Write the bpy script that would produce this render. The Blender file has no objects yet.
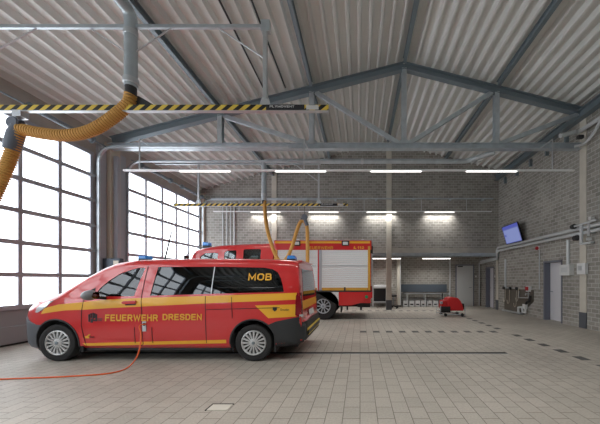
import bpy, bmesh, math, random
from mathutils import Vector, Matrix
from mathutils.bvhtree import BVHTree
random.seed(7)
S = bpy.context.scene
COL = S.collection
# ------------------------------------------------------------------ camera, world, exposure
F = 275.0; VX, VY, EYE = 360.0, 280.0, 1.47
cam_d = bpy.data.cameras.new('camera'); cam = bpy.data.objects.new('camera', cam_d); COL.objects.link(cam)
cam.location = (0, 0, EYE); cam.rotation_euler = (math.radians(90), 0, 0)
cam_d.sensor_width = 36; cam_d.lens = 36*F/600; cam_d.shift_x = -(VX-300)/600; cam_d.shift_y = (VY-212)/600
cam_d.clip_start = .05; cam_d.clip_end = 200
S.camera = cam
W = bpy.data.worlds.new('world'); S.world = W; W.use_nodes = True
W.node_tree.nodes['Background'].inputs[0].default_value = (.8, .88, 1, 1)
W.node_tree.nodes['Background'].inputs[1].default_value = 1.0
S.view_settings.view_transform = 'Standard'; S.view_settings.look = 'None'
S.view_settings.exposure = 0.15; S.view_settings.gamma = 1; S.view_settings.use_curve_mapping = False
S.cycles.max_bounces = 8; S.cycles.diffuse_bounces = 5; S.cycles.transparent_max_bounces = 12
S.cycles.use_denoising = True; S.cycles.sample_clamp_indirect = 6
PANE_E, TUBE_E, LAMP_W = 3.5, 3.0, 22.0

def P(px, py, D): return Vector(((px-VX)*D/F, D, EYE+(VY-py)*D/F))

# ------------------------------------------------------------------ materials
def mat(name, col, rough=.6, metal=0, coat=0, emis=None, es=0, noise=0, nscale=6, bump=0, bscale=40, spec=.5, trans=0, alpha=1):
    m = bpy.data.materials.new(name); m.use_nodes = True
    nt = m.node_tree; b = nt.nodes['Principled BSDF']
    b.inputs['Base Color'].default_value = (*col, 1); b.inputs['Roughness'].default_value = rough
    b.inputs['Metallic'].default_value = metal; b.inputs['Coat Weight'].default_value = coat
    b.inputs['Coat Roughness'].default_value = .06; b.inputs['Specular IOR Level'].default_value = spec
    if emis: b.inputs['Emission Color'].default_value = (*emis, 1); b.inputs['Emission Strength'].default_value = es
    tc = nt.nodes.new('ShaderNodeTexCoord')
    if noise:
        n = nt.nodes.new('ShaderNodeTexNoise'); n.inputs['Scale'].default_value = nscale; n.inputs['Detail'].default_value = 5
        r = nt.nodes.new('ShaderNodeMapRange'); r.inputs[3].default_value = 1-noise; r.inputs[4].default_value = 1+noise
        r.inputs[1].default_value = .3; r.inputs[2].default_value = .7
        mx = nt.nodes.new('ShaderNodeVectorMath'); mx.operation = 'SCALE'; mx.inputs[0].default_value = col
        nt.links.new(tc.outputs['Object'], n.inputs['Vector']); nt.links.new(n.outputs[0], r.inputs[0])
        nt.links.new(r.outputs[0], mx.inputs['Scale']); nt.links.new(mx.outputs[0], b.inputs['Base Color'])
    if bump:
        n = nt.nodes.new('ShaderNodeTexNoise'); n.inputs['Scale'].default_value = bscale
        bp = nt.nodes.new('ShaderNodeBump'); bp.inputs['Strength'].default_value = bump; bp.inputs['Distance'].default_value = .01
        nt.links.new(tc.outputs['Object'], n.inputs['Vector']); nt.links.new(n.outputs[0], bp.inputs['Height'])
        nt.links.new(bp.outputs[0], b.inputs['Normal'])
    return m

def brick_mat(name, u, v, c1, c2, cm, bw, rh, ms, rough=.85, big=.12, bump=.4, spec=.3, off=.5):
    """u, v: which object axes run along and across the courses"""
    m = bpy.data.materials.new(name); m.use_nodes = True; nt = m.node_tree; b = nt.nodes['Principled BSDF']
    tc = nt.nodes.new('ShaderNodeTexCoord'); sp = nt.nodes.new('ShaderNodeSeparateXYZ'); cb = nt.nodes.new('ShaderNodeCombineXYZ')
    nt.links.new(tc.outputs['Object'], sp.inputs[0]); nt.links.new(sp.outputs[u], cb.inputs[0]); nt.links.new(sp.outputs[v], cb.inputs[1])
    br = nt.nodes.new('ShaderNodeTexBrick'); br.offset = off
    br.inputs['Scale'].default_value = 1; br.inputs['Brick Width'].default_value = bw; br.inputs['Row Height'].default_value = rh
    br.inputs['Mortar Size'].default_value = ms; br.inputs['Mortar Smooth'].default_value = .2; br.inputs['Bias'].default_value = 0
    br.inputs['Color1'].default_value = (*c1, 1); br.inputs['Color2'].default_value = (*c2, 1); br.inputs['Mortar'].default_value = (*cm, 1)
    nt.links.new(cb.outputs[0], br.inputs['Vector'])
    n = nt.nodes.new('ShaderNodeTexNoise'); n.inputs['Scale'].default_value = .7; n.inputs['Detail'].default_value = 6
    nt.links.new(tc.outputs['Object'], n.inputs['Vector'])
    r = nt.nodes.new('ShaderNodeMapRange'); r.inputs[1].default_value = .3; r.inputs[2].default_value = .7
    r.inputs[3].default_value = 1-big; r.inputs[4].default_value = 1+big
    nt.links.new(n.outputs[0], r.inputs[0])
    n2 = nt.nodes.new('ShaderNodeTexNoise'); n2.inputs['Scale'].default_value = 45; n2.inputs['Detail'].default_value = 3
    nt.links.new(tc.outputs['Object'], n2.inputs['Vector'])
    r2 = nt.nodes.new('ShaderNodeMapRange'); r2.inputs[1].default_value = .3; r2.inputs[2].default_value = .7
    r2.inputs[3].default_value = .9; r2.inputs[4].default_value = 1.1
    nt.links.new(n2.outputs[0], r2.inputs[0])
    mu = nt.nodes.new('ShaderNodeMath'); mu.operation = 'MULTIPLY'; nt.links.new(r.outputs[0], mu.inputs[0]); nt.links.new(r2.outputs[0], mu.inputs[1])
    sc = nt.nodes.new('ShaderNodeVectorMath'); sc.operation = 'SCALE'
    nt.links.new(br.outputs['Color'], sc.inputs[0]); nt.links.new(mu.outputs[0], sc.inputs['Scale'])
    nt.links.new(sc.outputs[0], b.inputs['Base Color'])
    b.inputs['Roughness'].default_value = rough; b.inputs['Specular IOR Level'].default_value = spec
    bp = nt.nodes.new('ShaderNodeBump'); bp.inputs['Strength'].default_value = bump; bp.inputs['Distance'].default_value = .006; bp.invert = True
    nt.links.new(br.outputs['Fac'], bp.inputs['Height']); nt.links.new(bp.outputs[0], b.inputs['Normal'])
    return m

def stripe_mat(name, a, b_, period, kz=1.0, rough=.45):
    m = bpy.data.materials.new(name); m.use_nodes = True; nt = m.node_tree; b = nt.nodes['Principled BSDF']
    tc = nt.nodes.new('ShaderNodeTexCoord'); sp = nt.nodes.new('ShaderNodeSeparateXYZ'); nt.links.new(tc.outputs['Object'], sp.inputs[0])
    def mth(op, x, y=None):
        n = nt.nodes.new('ShaderNodeMath'); n.operation = op
        for i, q in enumerate((x, y)):
            if q is None: continue
            if isinstance(q, (int, float)): n.inputs[i].default_value = q
            else: nt.links.new(q, n.inputs[i])
        return n.outputs[0]
    t = mth('SUBTRACT', sp.outputs[0], mth('MULTIPLY', sp.outputs[2], kz))
    fr = mth('FRACT', mth('DIVIDE', t, period)); g = mth('GREATER_THAN', fr, .5)
    mx = nt.nodes.new('ShaderNodeMix'); mx.data_type = 'RGBA'
    mx.inputs[6].default_value = (*a, 1); mx.inputs[7].default_value = (*b_, 1)
    nt.links.new(g, mx.inputs[0]); nt.links.new(mx.outputs[2], b.inputs['Base Color']); b.inputs['Roughness'].default_value = rough
    return m

def glass_mat(name, tint, refl=1.0):
    m = bpy.data.materials.new(name); m.use_nodes = True; nt = m.node_tree; nt.nodes.clear()
    o = nt.nodes.new('ShaderNodeOutputMaterial'); t = nt.nodes.new('ShaderNodeBsdfTransparent'); g = nt.nodes.new('ShaderNodeBsdfGlossy')
    t.inputs[0].default_value = (*tint, 1); g.inputs['Roughness'].default_value = .015; g.inputs[0].default_value = (.95, .97, 1, 1)
    fr = nt.nodes.new('ShaderNodeFresnel'); fr.inputs[0].default_value = 1.6
    mu = nt.nodes.new('ShaderNodeMath'); mu.operation = 'MULTIPLY'; mu.inputs[1].default_value = refl; mu.use_clamp = True
    mx = nt.nodes.new('ShaderNodeMixShader'); nt.links.new(fr.outputs[0], mu.inputs[0]); nt.links.new(mu.outputs[0], mx.inputs[0])
    nt.links.new(t.outputs[0], mx.inputs[1]); nt.links.new(g.outputs[0], mx.inputs[2]); nt.links.new(mx.outputs[0], o.inputs[0])
    return m

B1, B2, BM = (.26, .25, .225), (.37, .355, .325), (.50, .49, .465)
M = dict(
 brick_x=brick_mat('block_wall_side', 1, 2, B1, B2, BM, .25, .125, .010),
 brick_y=brick_mat('block_wall_back', 0, 2, B1, B2, BM, .25, .125, .010),
 pave=brick_mat('paving', 1, 0, (.385, .36, .318), (.43, .40, .355), (.165, .15, .125), .265, .185, .0045, rough=.5, big=.10, bump=.5, spec=.4),
 deck=mat('roof_sheet', (.74, .75, .73), .45, .0, spec=.4),
 concrete=mat('concrete', (.42, .40, .36), .85, noise=.12, nscale=3, bump=.2),
 concrete_pale=mat('pale_concrete', (.60, .57, .50), .8, noise=.06, nscale=3),
 lintel=mat('lintel', (.46, .43, .395), .8, noise=.15, nscale=2),
 galv=mat('galvanised', (.52, .58, .62), .36, .45, noise=.10, nscale=5),
 steel=mat('painted_steel', (.22, .27, .30), .45, .35),
 alu=mat('aluminium', (.62, .65, .68), .35, .6),
 frame=mat('door_frame_grey', (.44, .46, .51), .45, .3),
 panel=mat('door_panel_grey', (.30, .30, .315), .5, .1),
 guide=mat('guide_rail', (.42, .46, .50), .45, .2),
 beige=mat('beige_trim', (.60, .54, .45), .7),
 dark=mat('dark_plastic', (.03, .032, .035), .5),
 black=mat('black', (.008, .008, .009), .6),
 slate=mat('slate_block', (.10, .10, .10), .7, noise=.2, nscale=20),
 grate=mat('grate', (.05, .05, .048), .6, .3),
 white=mat('white_enamel', (.72, .74, .75), .4),
 trunk=mat('trunking_white', (.84, .86, .87), .4),
 doorleaf=mat('door_leaf', (.70, .70, .74), .45),
 doorframe=mat('door_frame_blue', (.17, .18, .225), .45),
 doorpale=mat('door_leaf_pale', (.60, .62, .62), .45),
 red=mat('fire_red', (.62, .016, .018), .28, coat=1.0),
 reddull=mat('red_cover', (.55, .015, .018), .5),
 yellow=mat('signal_yellow', (.86, .44, .025), .4, coat=.3),
 ygold=mat('gold_yellow', (.62, .34, .05), .45),
 bumper=mat('bumper_grey', (.10, .11, .125), .55),
 bumperd=mat('bumper_dark', (.028, .030, .033), .6),
 tyre=mat('tyre', (.018, .018, .019), .8),
 rim=mat('rim', (.60, .61, .62), .35, .5),
 blue=mat('beacon_blue', (.03, .22, .65), .15, coat=.6, emis=(.05, .35, .9), es=.15),
 lampred=mat('lamp_red', (.25, .004, .014), .12, coat=.8),
 lampclear=mat('lamp_clear', (.72, .76, .80), .12, .2, coat=.8),
 shutter=mat('shutter_alu', (.78, .80, .82), .45, .0),
 hose=mat('hose_orange', (.62, .34, .085), .6),
 cable=mat('cable_orange', (.80, .13, .02), .5),
 cuff=mat('cuff_grey', (.13, .15, .19), .5),
 brownpanel=mat('brown_panel', (.12, .105, .085), .5, noise=.1),
 duct=mat('pipe_grey', (.62, .65, .67), .4, .1),
 bench=mat('bench_grey', (.075, .095, .12), .7),
 screenframe=mat('screen_bezel', (.015, .015, .02), .4),
 pane=mat('frosted_pane', (.75, .78, .8), .3, emis=(.90, .95, 1.0), es=PANE_E),
 tube=mat('light_tube_glow', (.9, .9, .9), .4, emis=(1, .97, .92), es=TUBE_E),
 screen=mat('screen_blue', (.02, .02, .04), .3, emis=(.16, .20, .55), es=.6),
 screenw=mat('screen_text', (.02, .02, .04), .3, emis=(.30, .36, .72), es=.6),
 screend=mat('screen_head', (.02, .02, .04), .3, emis=(.08, .10, .42), es=.8),
 glassd=glass_mat('privacy_glass', (.05, .055, .06), 1.2),
 glassc=glass_mat('clear_glass', (.84, .90, .89), 1.1),
 mirrorgrey=mat('mirror_grey', (.22, .23, .25), .4, coat=.3),
 seat=mat('seat_cloth', (.03, .033, .04), .9),
 interior=mat('interior', (.05, .05, .055), .8),
 green=mat('green_sign', (.02, .25, .10), .5),
 signal=mat('signal_red', (.45, .01, .02), .4),
 haz=stripe_mat('hazard_stripes', (.80, .58, .08), (.015, .015, .015), .19, 1.2),
 gold_decal=mat('gold_lettering', (.80, .42, .03), .45),
 blackdecal=mat('black_lettering', (.02, .02, .025), .5),
 whitedecal=mat('white_lettering', (.7, .7, .7), .5),
)

# ------------------------------------------------------------------ helpers
WL = {}
def thing(name, label, cat, loc=(0, 0, 0), group=None, kind=None):
    o = bpy.data.objects.new(name, None); COL.objects.link(o); o.location = loc; o.empty_display_size = .2
    WL[o] = Vector(loc)
    if label: o['label'] = label
    if cat: o['category'] = cat
    if group: o['group'] = group
    if kind: o['kind'] = kind
    return o
def tag(o, label, cat, group=None):
    o['label'] = label; o['category'] = cat
    if group: o['group'] = group
    return o
def fin(o, parent):
    COL.objects.link(o)
    if parent is not None: o.parent = parent
    return o
def obj(name, bm, m, parent=None, smooth=False, label=None, bevel=0, angle=40, origin=None):
    base = WL[parent] if parent is not None else (Vector(origin) if origin else Vector((0, 0, 0)))
    bmesh.ops.recalc_face_normals(bm, faces=bm.faces)
    if base.length: bmesh.ops.translate(bm, verts=bm.verts, vec=-base)
    me = bpy.data.meshes.new(name); bm.to_mesh(me); bm.free()
    for mm in (m if isinstance(m, (list, tuple)) else [m]): me.materials.append(M[mm] if isinstance(mm, str) else mm)
    o = bpy.data.objects.new(name, me)
    if smooth:
        for p in me.polygons: p.use_smooth = True
        try: me.set_sharp_from_angle(angle=math.radians(angle))
        except Exception: pass
    fin(o, parent)
    if parent is None and origin: o.location = base
    WL[o] = base
    if bevel:
        b = o.modifiers.new('bevel', 'BEVEL'); b.width = bevel; b.segments = 2; b.limit_method = 'ANGLE'; b.angle_limit = math.radians(40)
    if label: o['label'] = label
    return o
def struct(name, bm, m, **k):
    o = obj(name, bm, m, **k); o['kind'] = 'structure'; return o
def NB(): return bmesh.new()
def box(bm, x0, x1, y0, y1, z0, z1, mi=0):
    v = [bm.verts.new((x, y, z)) for x in (x0, x1) for y in (y0, y1) for z in (z0, z1)]
    fs = [(0, 1, 3, 2), (4, 6, 7, 5), (0, 4, 5, 1), (2, 3, 7, 6), (0, 2, 6, 4), (1, 5, 7, 3)]
    for f in fs: bm.faces.new([v[i] for i in f]).material_index = mi
    return bm
def B(*a): return box(NB(), *a)
def frame_axes(d):
    d = d.normalized(); up = Vector((0, 0, 1)) if abs(d.z) < .95 else Vector((0, 1, 0))
    s = d.cross(up).normalized(); return s, s.cross(d).normalized()
def beam(bm, p, q, w, h, mi=0):
    p, q = Vector(p), Vector(q); s, u = frame_axes(q-p)
    vs = [bm.verts.new(c+s*a*w/2+u*b*h/2) for c in (p, q) for a, b in ((-1, -1), (1, -1), (1, 1), (-1, 1))]
    for f in ((0, 1, 2, 3), (7, 6, 5, 4), (0, 4, 5, 1), (1, 5, 6, 2), (2, 6, 7, 3), (3, 7, 4, 0)):
        bm.faces.new([vs[i] for i in f]).material_index = mi
    return bm
def ibeam(bm, p, q, w, h, t=.018):
    p, q = Vector(p), Vector(q); s, u = frame_axes(q-p)
    beam(bm, p, q, t, h-2*t)
    for k in (-1, 1): beam(bm, p+u*k*(h/2-t/2), q+u*k*(h/2-t/2), w, t)
    return bm
def tube(bm, pts, r, n=12, cap=True, rf=None, mi=0):
    pts = [Vector(p) for p in pts]; rings = []
    for i, p in enumerate(pts):
        d = (pts[min(i+1, len(pts)-1)]-pts[max(i-1, 0)]).normalized()
        if i == 0: s, u = frame_axes(d)
        else:
            s = (s-d*s.dot(d)).normalized(); u = s.cross(d).normalized()
        rr = rf(i) if rf else (r[i] if isinstance(r, (list, tuple)) else r)
        rings.append([bm.verts.new(p+(s*math.cos(a)+u*math.sin(a))*rr) for a in [2*math.pi*k/n for k in range(n)]])
    for a, b in zip(rings, rings[1:]):
        for k in range(n): bm.faces.new((a[k], a[(k+1) % n], b[(k+1) % n], b[k])).material_index = mi
    if cap:
        bm.faces.new(rings[0][::-1]).material_index = mi; bm.faces.new(rings[-1]).material_index = mi
    return bm
def lathe(bm, c, axis, prof, n=32, mi=0):
    """prof: (radius, offset along axis)"""
    c = Vector(c); axis = Vector(axis).normalized(); s, u = frame_axes(axis); rings = []
    for r, h in prof:
        rings.append([bm.verts.new(c+axis*h+(s*math.cos(2*math.pi*k/n)+u*math.sin(2*math.pi*k/n))*max(r, .0005)) for k in range(n)])
    for a, b in zip(rings, rings[1:]):
        for k in range(n): bm.faces.new((a[k], a[(k+1) % n], b[(k+1) % n], b[k])).material_index = mi
    bm.faces.new(rings[0][::-1]).material_index = mi; bm.faces.new(rings[-1]).material_index = mi
    return bm
def prism(bm, poly, y0, y1, axis='y', mi=0):
    """poly of (a,b): axis y -> (x,z); axis x -> (y,z); axis z -> (x,y)"""
    def mk(a, b, t): return {'y': (a, t, b), 'x': (t, a, b), 'z': (a, b, t)}[axis]
    A = [bm.verts.new(mk(a, b, y0)) for a, b in poly]; Bv = [bm.verts.new(mk(a, b, y1)) for a, b in poly]; n = len(poly)
    bm.faces.new(A).material_index = mi; bm.faces.new(Bv[::-1]).material_index = mi
    for i in range(n): bm.faces.new((A[i], Bv[i], Bv[(i+1) % n], A[(i+1) % n])).material_index = mi
    return bm
def spline(pts, n=12):
    pts = [Vector(p) for p in pts]; out = []
    q = [pts[0]*2-pts[1]]+pts+[pts[-1]*2-pts[-2]]
    for i in range(1, len(q)-2):
        for k in range(n):
            t = k/n; a, b, c, d = q[i-1], q[i], q[i+1], q[i+2]
            out.append(.5*((2*b)+(c-a)*t+(2*a-5*b+4*c-d)*t*t+(3*b-a-3*c+d)*t**3))
    out.append(pts[-1]); return out
def resample(pts, step):
    out = [pts[0].copy()]; acc = 0
    for a, b in zip(pts, pts[1:]):
        L = (b-a).length; t = step-acc
        while t <= L: out.append(a.lerp(b, t/L)); t += step
        acc = (acc+L) % step
    return out
def evalmesh(o):
    dg = bpy.context.evaluated_depsgraph_get(); dg.update()
    return bpy.data.meshes.new_from_object(o.evaluated_get(dg))
def oct_(x0, z0, x1, z1, c=.14):
    return [(x0+c, z0), (x1-c, z0), (x1, z0+c), (x1, z1-c), (x1-c, z1), (x0+c, z1), (x0, z1-c), (x0, z0+c), (x0+c, z0)]
SF = {'F': (.52, [[(0, 0), (0, 1), (.5, 1)], [(0, .53), (.44, .53)]]), 'E': (.54, [[(.52, 0), (0, 0), (0, 1), (.52, 1)], [(0, .52), (.46, .52)]]),
      'U': (.6, [[(0, 1), (0, .16), (.14, 0), (.46, 0), (.6, .16), (.6, 1)]]), 'R': (.6, [[(0, 0), (0, 1), (.44, 1), (.57, .88), (.57, .6), (.44, .48), (0, .48)], [(.36, .48), (.6, 0)]]),
      'W': (.95, [[(0, 1), (.22, 0), (.475, .92), (.73, 0), (.95, 1)]]), 'H': (.58, [[(0, 0), (0, 1)], [(.58, 0), (.58, 1)], [(0, .52), (.58, .52)]]),
      'D': (.6, [[(0, 0), (0, 1), (.38, 1), (.6, .78), (.6, .22), (.38, 0), (0, 0)]]), 'N': (.6, [[(0, 0), (0, 1), (.6, 0), (.6, 1)]]),
      'S': (.56, [[(.56, .84), (.44, 1), (.12, 1), (0, .86), (0, .64), (.12, .54), (.44, .46), (.56, .36), (.56, .14), (.44, 0), (.12, 0), (0, .16)]]),
      'M': (.78, [[(0, 0), (0, 1), (.39, .18), (.78, 1), (.78, 0)]]), 'O': (.68, [oct_(0, 0, .68, 1, .2)]),
      'B': (.58, [[(0, 0), (0, 1), (.42, 1), (.54, .9), (.54, .64), (.42, .53), (0, .53)], [(.42, .53), (.58, .4), (.58, .12), (.44, 0), (0, 0)]]),
      '1': (.24, [[(0, .78), (.2, 1), (.2, 0)]]), '2': (.54, [[(0, .8), (.12, 1), (.42, 1), (.54, .86), (.54, .62), (0, .1), (0, 0), (.56, 0)]]),
      'P': (.56, [[(0, 0), (0, 1), (.42, 1), (.56, .88), (.56, .58), (.42, .46), (0, .46)]]), 'L': (.5, [[(0, 1), (0, 0), (.5, 0)]]),
      'Y': (.62, [[(0, 1), (.31, .46), (.62, 1)], [(.31, .46), (.31, 0)]]), 'V': (.62, [[(0, 1), (.31, 0), (.62, 1)]]), 'T': (.58, [[(0, 1), (.58, 1)], [(.29, 1), (.29, 0)]])}
def text_bm(s, h, width=None, bold=.0):
    if all(ch in SF for ch in s): return stroke_bm(s, h, width, .195)
    return text_curve_bm(s, h, width, bold)
def stroke_bm(s, h, width, wt):
    bm = NB(); x = 0
    for ch in s:
        w, strokes = SF[ch]
        for pl_ in strokes:
            pts = [Vector((x+a*(1-0), b*(1-wt)+wt/2)) for a, b in pl_]
            ds = [(q-p).normalized() for p, q in zip(pts, pts[1:])]; closed = (pts[0]-pts[-1]).length < 1e-5
            L = []; R = []
            for i, p in enumerate(pts):
                d0 = ds[i-1] if i > 0 else (ds[-1] if closed else ds[0]); d1 = ds[i] if i < len(ds) else (ds[0] if closed else ds[-1])
                n0 = Vector((-d0.y, d0.x)); n1 = Vector((-d1.y, d1.x)); m = (n0+n1).normalized(); k = wt/2/max(m.dot(n0), .45)
                e = Vector((0, 0))
                if not closed and i == 0: e = -ds[0]*wt*.5
                if not closed and i == len(pts)-1: e = ds[-1]*wt*.5
                L.append(p+m*k+e); R.append(p-m*k+e)
            for i in range(len(pts)-1): bm.faces.new([bm.verts.new((v.x, v.y, 0)) for v in (R[i], R[i+1], L[i+1], L[i])])
        x += w+wt*1.75
    tot = x-wt*.75; sx = (width/tot) if width else h
    for v in bm.verts: v.co = Vector(((v.co.x+wt/2)*sx, v.co.y*h, 0))
    return bm
def text_curve_bm(s, h, width=None, bold=.0):
    c = bpy.data.curves.new('t', 'FONT'); c.body = s; c.size = 1; c.extrude = .0; c.offset = bold; c.resolution_u = 3
    o = bpy.data.objects.new('t', c); COL.objects.link(o); me = evalmesh(o); bpy.data.objects.remove(o); bpy.data.curves.remove(c)
    bm = NB(); bm.from_mesh(me); bpy.data.meshes.remove(me)
    x0 = min(v.co.x for v in bm.verts); x1 = max(v.co.x for v in bm.verts); y0 = min(v.co.y for v in bm.verts); y1 = max(v.co.y for v in bm.verts)
    sy = h/(y1-y0); sx = (width/(x1-x0)) if width else sy
    for v in bm.verts: v.co = Vector(((v.co.x-x0)*sx, (v.co.y-y0)*sy, 0))
    return bm
def text_front(s, x0, z0, y, h, width=None, bold=.03):
    """lettering on a surface that faces the camera end of the hall (-Y)"""
    bm = text_bm(s, h, width, bold)
    for v in bm.verts: v.co = Vector((x0+v.co.x, y, z0+v.co.y))
    r = bmesh.ops.extrude_face_region(bm, geom=bm.faces[:])
    for e in r['geom']:
        if isinstance(e, bmesh.types.BMVert): e.co.y -= .003
    return bm
def skin_panel(poly, bvh, off=.006, dirv='y', step=.09, start=-30, thick=.008):
    """polygon laid on a body surface: a sheet that follows it"""
    bm = NB()
    def mk(a, b): return Vector((a, 0, b)) if dirv == 'y' else Vector((0, a, b))
    bm.faces.new([bm.verts.new(mk(a, b)) for a, b in poly])
    xs = [p[0] for p in poly]; zs = [p[1] for p in poly]
    for lo, hi, nrm in ((min(xs), max(xs), mk(1, 0)), (min(zs), max(zs), mk(0, 1))):
        n = int((hi-lo)/step)
        for k in range(1, n+1):
            t = lo+(hi-lo)*k/(n+1)
            bmesh.ops.bisect_plane(bm, geom=bm.verts[:]+bm.edges[:]+bm.faces[:], plane_co=nrm*t, plane_no=nrm)
    for v in bm.verts:
        if dirv == 'y': o, d = Vector((v.co.x, start, v.co.z)), Vector((0, 1 if start < 0 else -1, 0))
        else: o, d = Vector((start, v.co.y, v.co.z)), Vector((1 if start < 0 else -1, 0, 0))
        h = bvh.ray_cast(o, d)
        if h[0] is None:
            q = bvh.find_nearest(Vector((v.co.x, (-1 if start < 0 else 1)*.9+CY, v.co.z)) if dirv == 'y' else Vector((NX, v.co.y, v.co.z)))
            hit = q[0]
            h = (hit,)
        p = h[0]
        if dirv == 'y': v.co.y = p.y-d.y*off
        else: v.co.x = p.x-d.x*off
    d = Vector((0, 1 if start < 0 else -1, 0)) if dirv == 'y' else Vector((1 if start < 0 else -1, 0, 0))
    bm.faces.ensure_lookup_table()
    r = bmesh.ops.extrude_face_region(bm, geom=bm.faces[:])
    for e in r['geom']:
        if isinstance(e, bmesh.types.BMVert): e.co += d*thick
    return bm
CY = 0; NX = 0
def prof(tab, x):
    if x <= tab[0][0]: return tab[0][1]
    for (a, b), (c, d) in zip(tab, tab[1:]):
        if x <= c: return b+(d-b)*(x-a)/(c-a)
    return tab[-1][1]

XL, XR, YB, YR, Y0 = -7.86, 6.84, 13.58, 15.55, -7.0
RX, RZ, SL = 1.35, 8.22, .255
def roofz(x): return RZ-SL*abs(x-RX)

# ================================================================== SETTING
bm = B(XL-.4, XR+.4, Y0, YR+.1, -.2, 0)
pw, pl = .185, .265
def pave_block(x, y, m=1):   # dark block set into the paving, snapped to its bond
    i = math.floor(x/pw); j = math.floor((y-(pl*.5 if i % 2 else 0))/pl)
    y0 = j*pl+(pl*.5 if i % 2 else 0); x0 = i*pw
    box(bm, x0+.006, x0+pw-.006, y0+.006, y0+pl-.006, -.01, .0015, m)
for i in range(1, 12): pave_block(4.1-i*2*pw, 7.85)
for i in range(1, 11): pave_block(4.15, 7.85-i*.53); 
for i in range(1, 11): pave_block(4.15, 7.85+i*.53)
for i in range(0, 26): pave_block(4.1-i*2*pw, 13.2)
struct('floor', bm, ['pave', 'slate'])

# corrugated roof sheet
bm = NB(); pts = []
pitch = .29; x = XL-.3
while x < XR+.3:
    for dx, dz in ((0, 0), (.05, 0), (.085, .13), (.255, .13)): pts.append((x+dx, dz))
    x += pitch
prev = None
for (x, dz) in pts:
    z = roofz(x)+dz+.02
    a = bm.verts.new((x, Y0, z)); b = bm.verts.new((x, YB+.3, z))
    if prev: bm.faces.new((prev[0], prev[1], b, a))
    prev = (a, b)
r = bmesh.ops.extrude_face_region(bm, geom=bm.faces[:])
for e in r['geom']:
    if isinstance(e, bmesh.types.BMVert): e.co.z += .012
struct('ceiling', bm, 'deck')

# back wall: gable above the gallery edge, wall of the recess below
def gable(bm, x0, x1, zb, y0, y1):
    prism(bm, [(x0, zb), (x1, zb), (x1, roofz(x1)+.1), (RX, RZ+.1), (x0, roofz(x0)+.1)], y0, y1)
bm = NB(); gable(bm, XL-.3, XR, 3.05, YB, YB+.3); struct('wall_back', bm, 'brick_y')
struct('trim_1', B(XL, XR, YB-.004, YB+.3, 2.80, 3.05), 'concrete')
struct('wall_back', B(XL-.3, XR+.3, YR, YR+.2, 0, 2.8), 'brick_y')
struct('ceiling', B(XL, XR, YB+.3, YR, 2.8, 2.95), 'concrete')
bm = NB(); gable(bm, XL-.3, XR+.3, 0, Y0-.2, Y0); struct('wall_front', bm, 'brick_y')

# right wall with two doorways
DR = [(9.31, 10.22), (14.04, 14.93)]; DH = 2.14
bm = NB(); zt = roofz(XR)+.05
ys = [Y0]+[v for d in DR for v in d]+[YR]
for a, b in ((ys[0], ys[1]), (ys[2], ys[3]), (ys[4], ys[5])): box(bm, XR, XR+.3, a, b, 0, DH)
box(bm, XR, XR+.3, Y0, YR, DH, 2.8); box(bm, XR, XR+.3, Y0, YB+.3, 2.8, zt)
struct('wall_right', bm, 'brick_x')
for n, (a, b) in zip((5, 6), DR):
    d = thing('door_%d' % n, None, None, (XR+.2, (a+b)/2, 0), kind='structure')
    obj('door_leaf', B(XR+.21, XR+.26, a+.03, b-.03, .01, DH-.03), 'doorleaf', d)
    bm = NB(); box(bm, XR-.015, XR+.26, a-.02, a+.035, 0, DH+.02); box(bm, XR-.015, XR+.26, b-.035, b+.02, 0, DH+.02)
    box(bm, XR-.015, XR+.26, a-.02, b+.02, DH-.04, DH+.02)
    obj('door_frame', bm, 'doorframe', d)
    bm = NB(); tube(bm, [(XR+.21, b-.12, 1.05), (XR+.15, b-.12, 1.05), (XR+.15, b-.25, 1.05)], .012, 8)
    obj('door_handle', bm, 'steel', d)
d = thing('door_7', None, None, (5.91, YR, 0), kind='structure')
obj('door_leaf', B(5.45, 6.37, YR-.06, YR-.01, .01, 2.28), 'doorpale', d)
bm = NB(); box(bm, 5.39, 5.45, YR-.05, YR, 0, 2.34); box(bm, 6.37, 6.43, YR-.05, YR, 0, 2.34); box(bm, 5.39, 6.43, YR-.05, YR, 2.28, 2.34)
obj('door_frame', bm, 'doorframe', d)
bm = NB(); tube(bm, [(6.27, YR-.06, 1.05), (6.27, YR-.11, 1.05), (6.13, YR-.11, 1.05)], .013, 8); obj('door_handle', bm, 'steel', d)
obj('door_closer', B(5.5, 5.78, YR-.11, YR-.06, 2.2, 2.26), 'dark', d)

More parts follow.
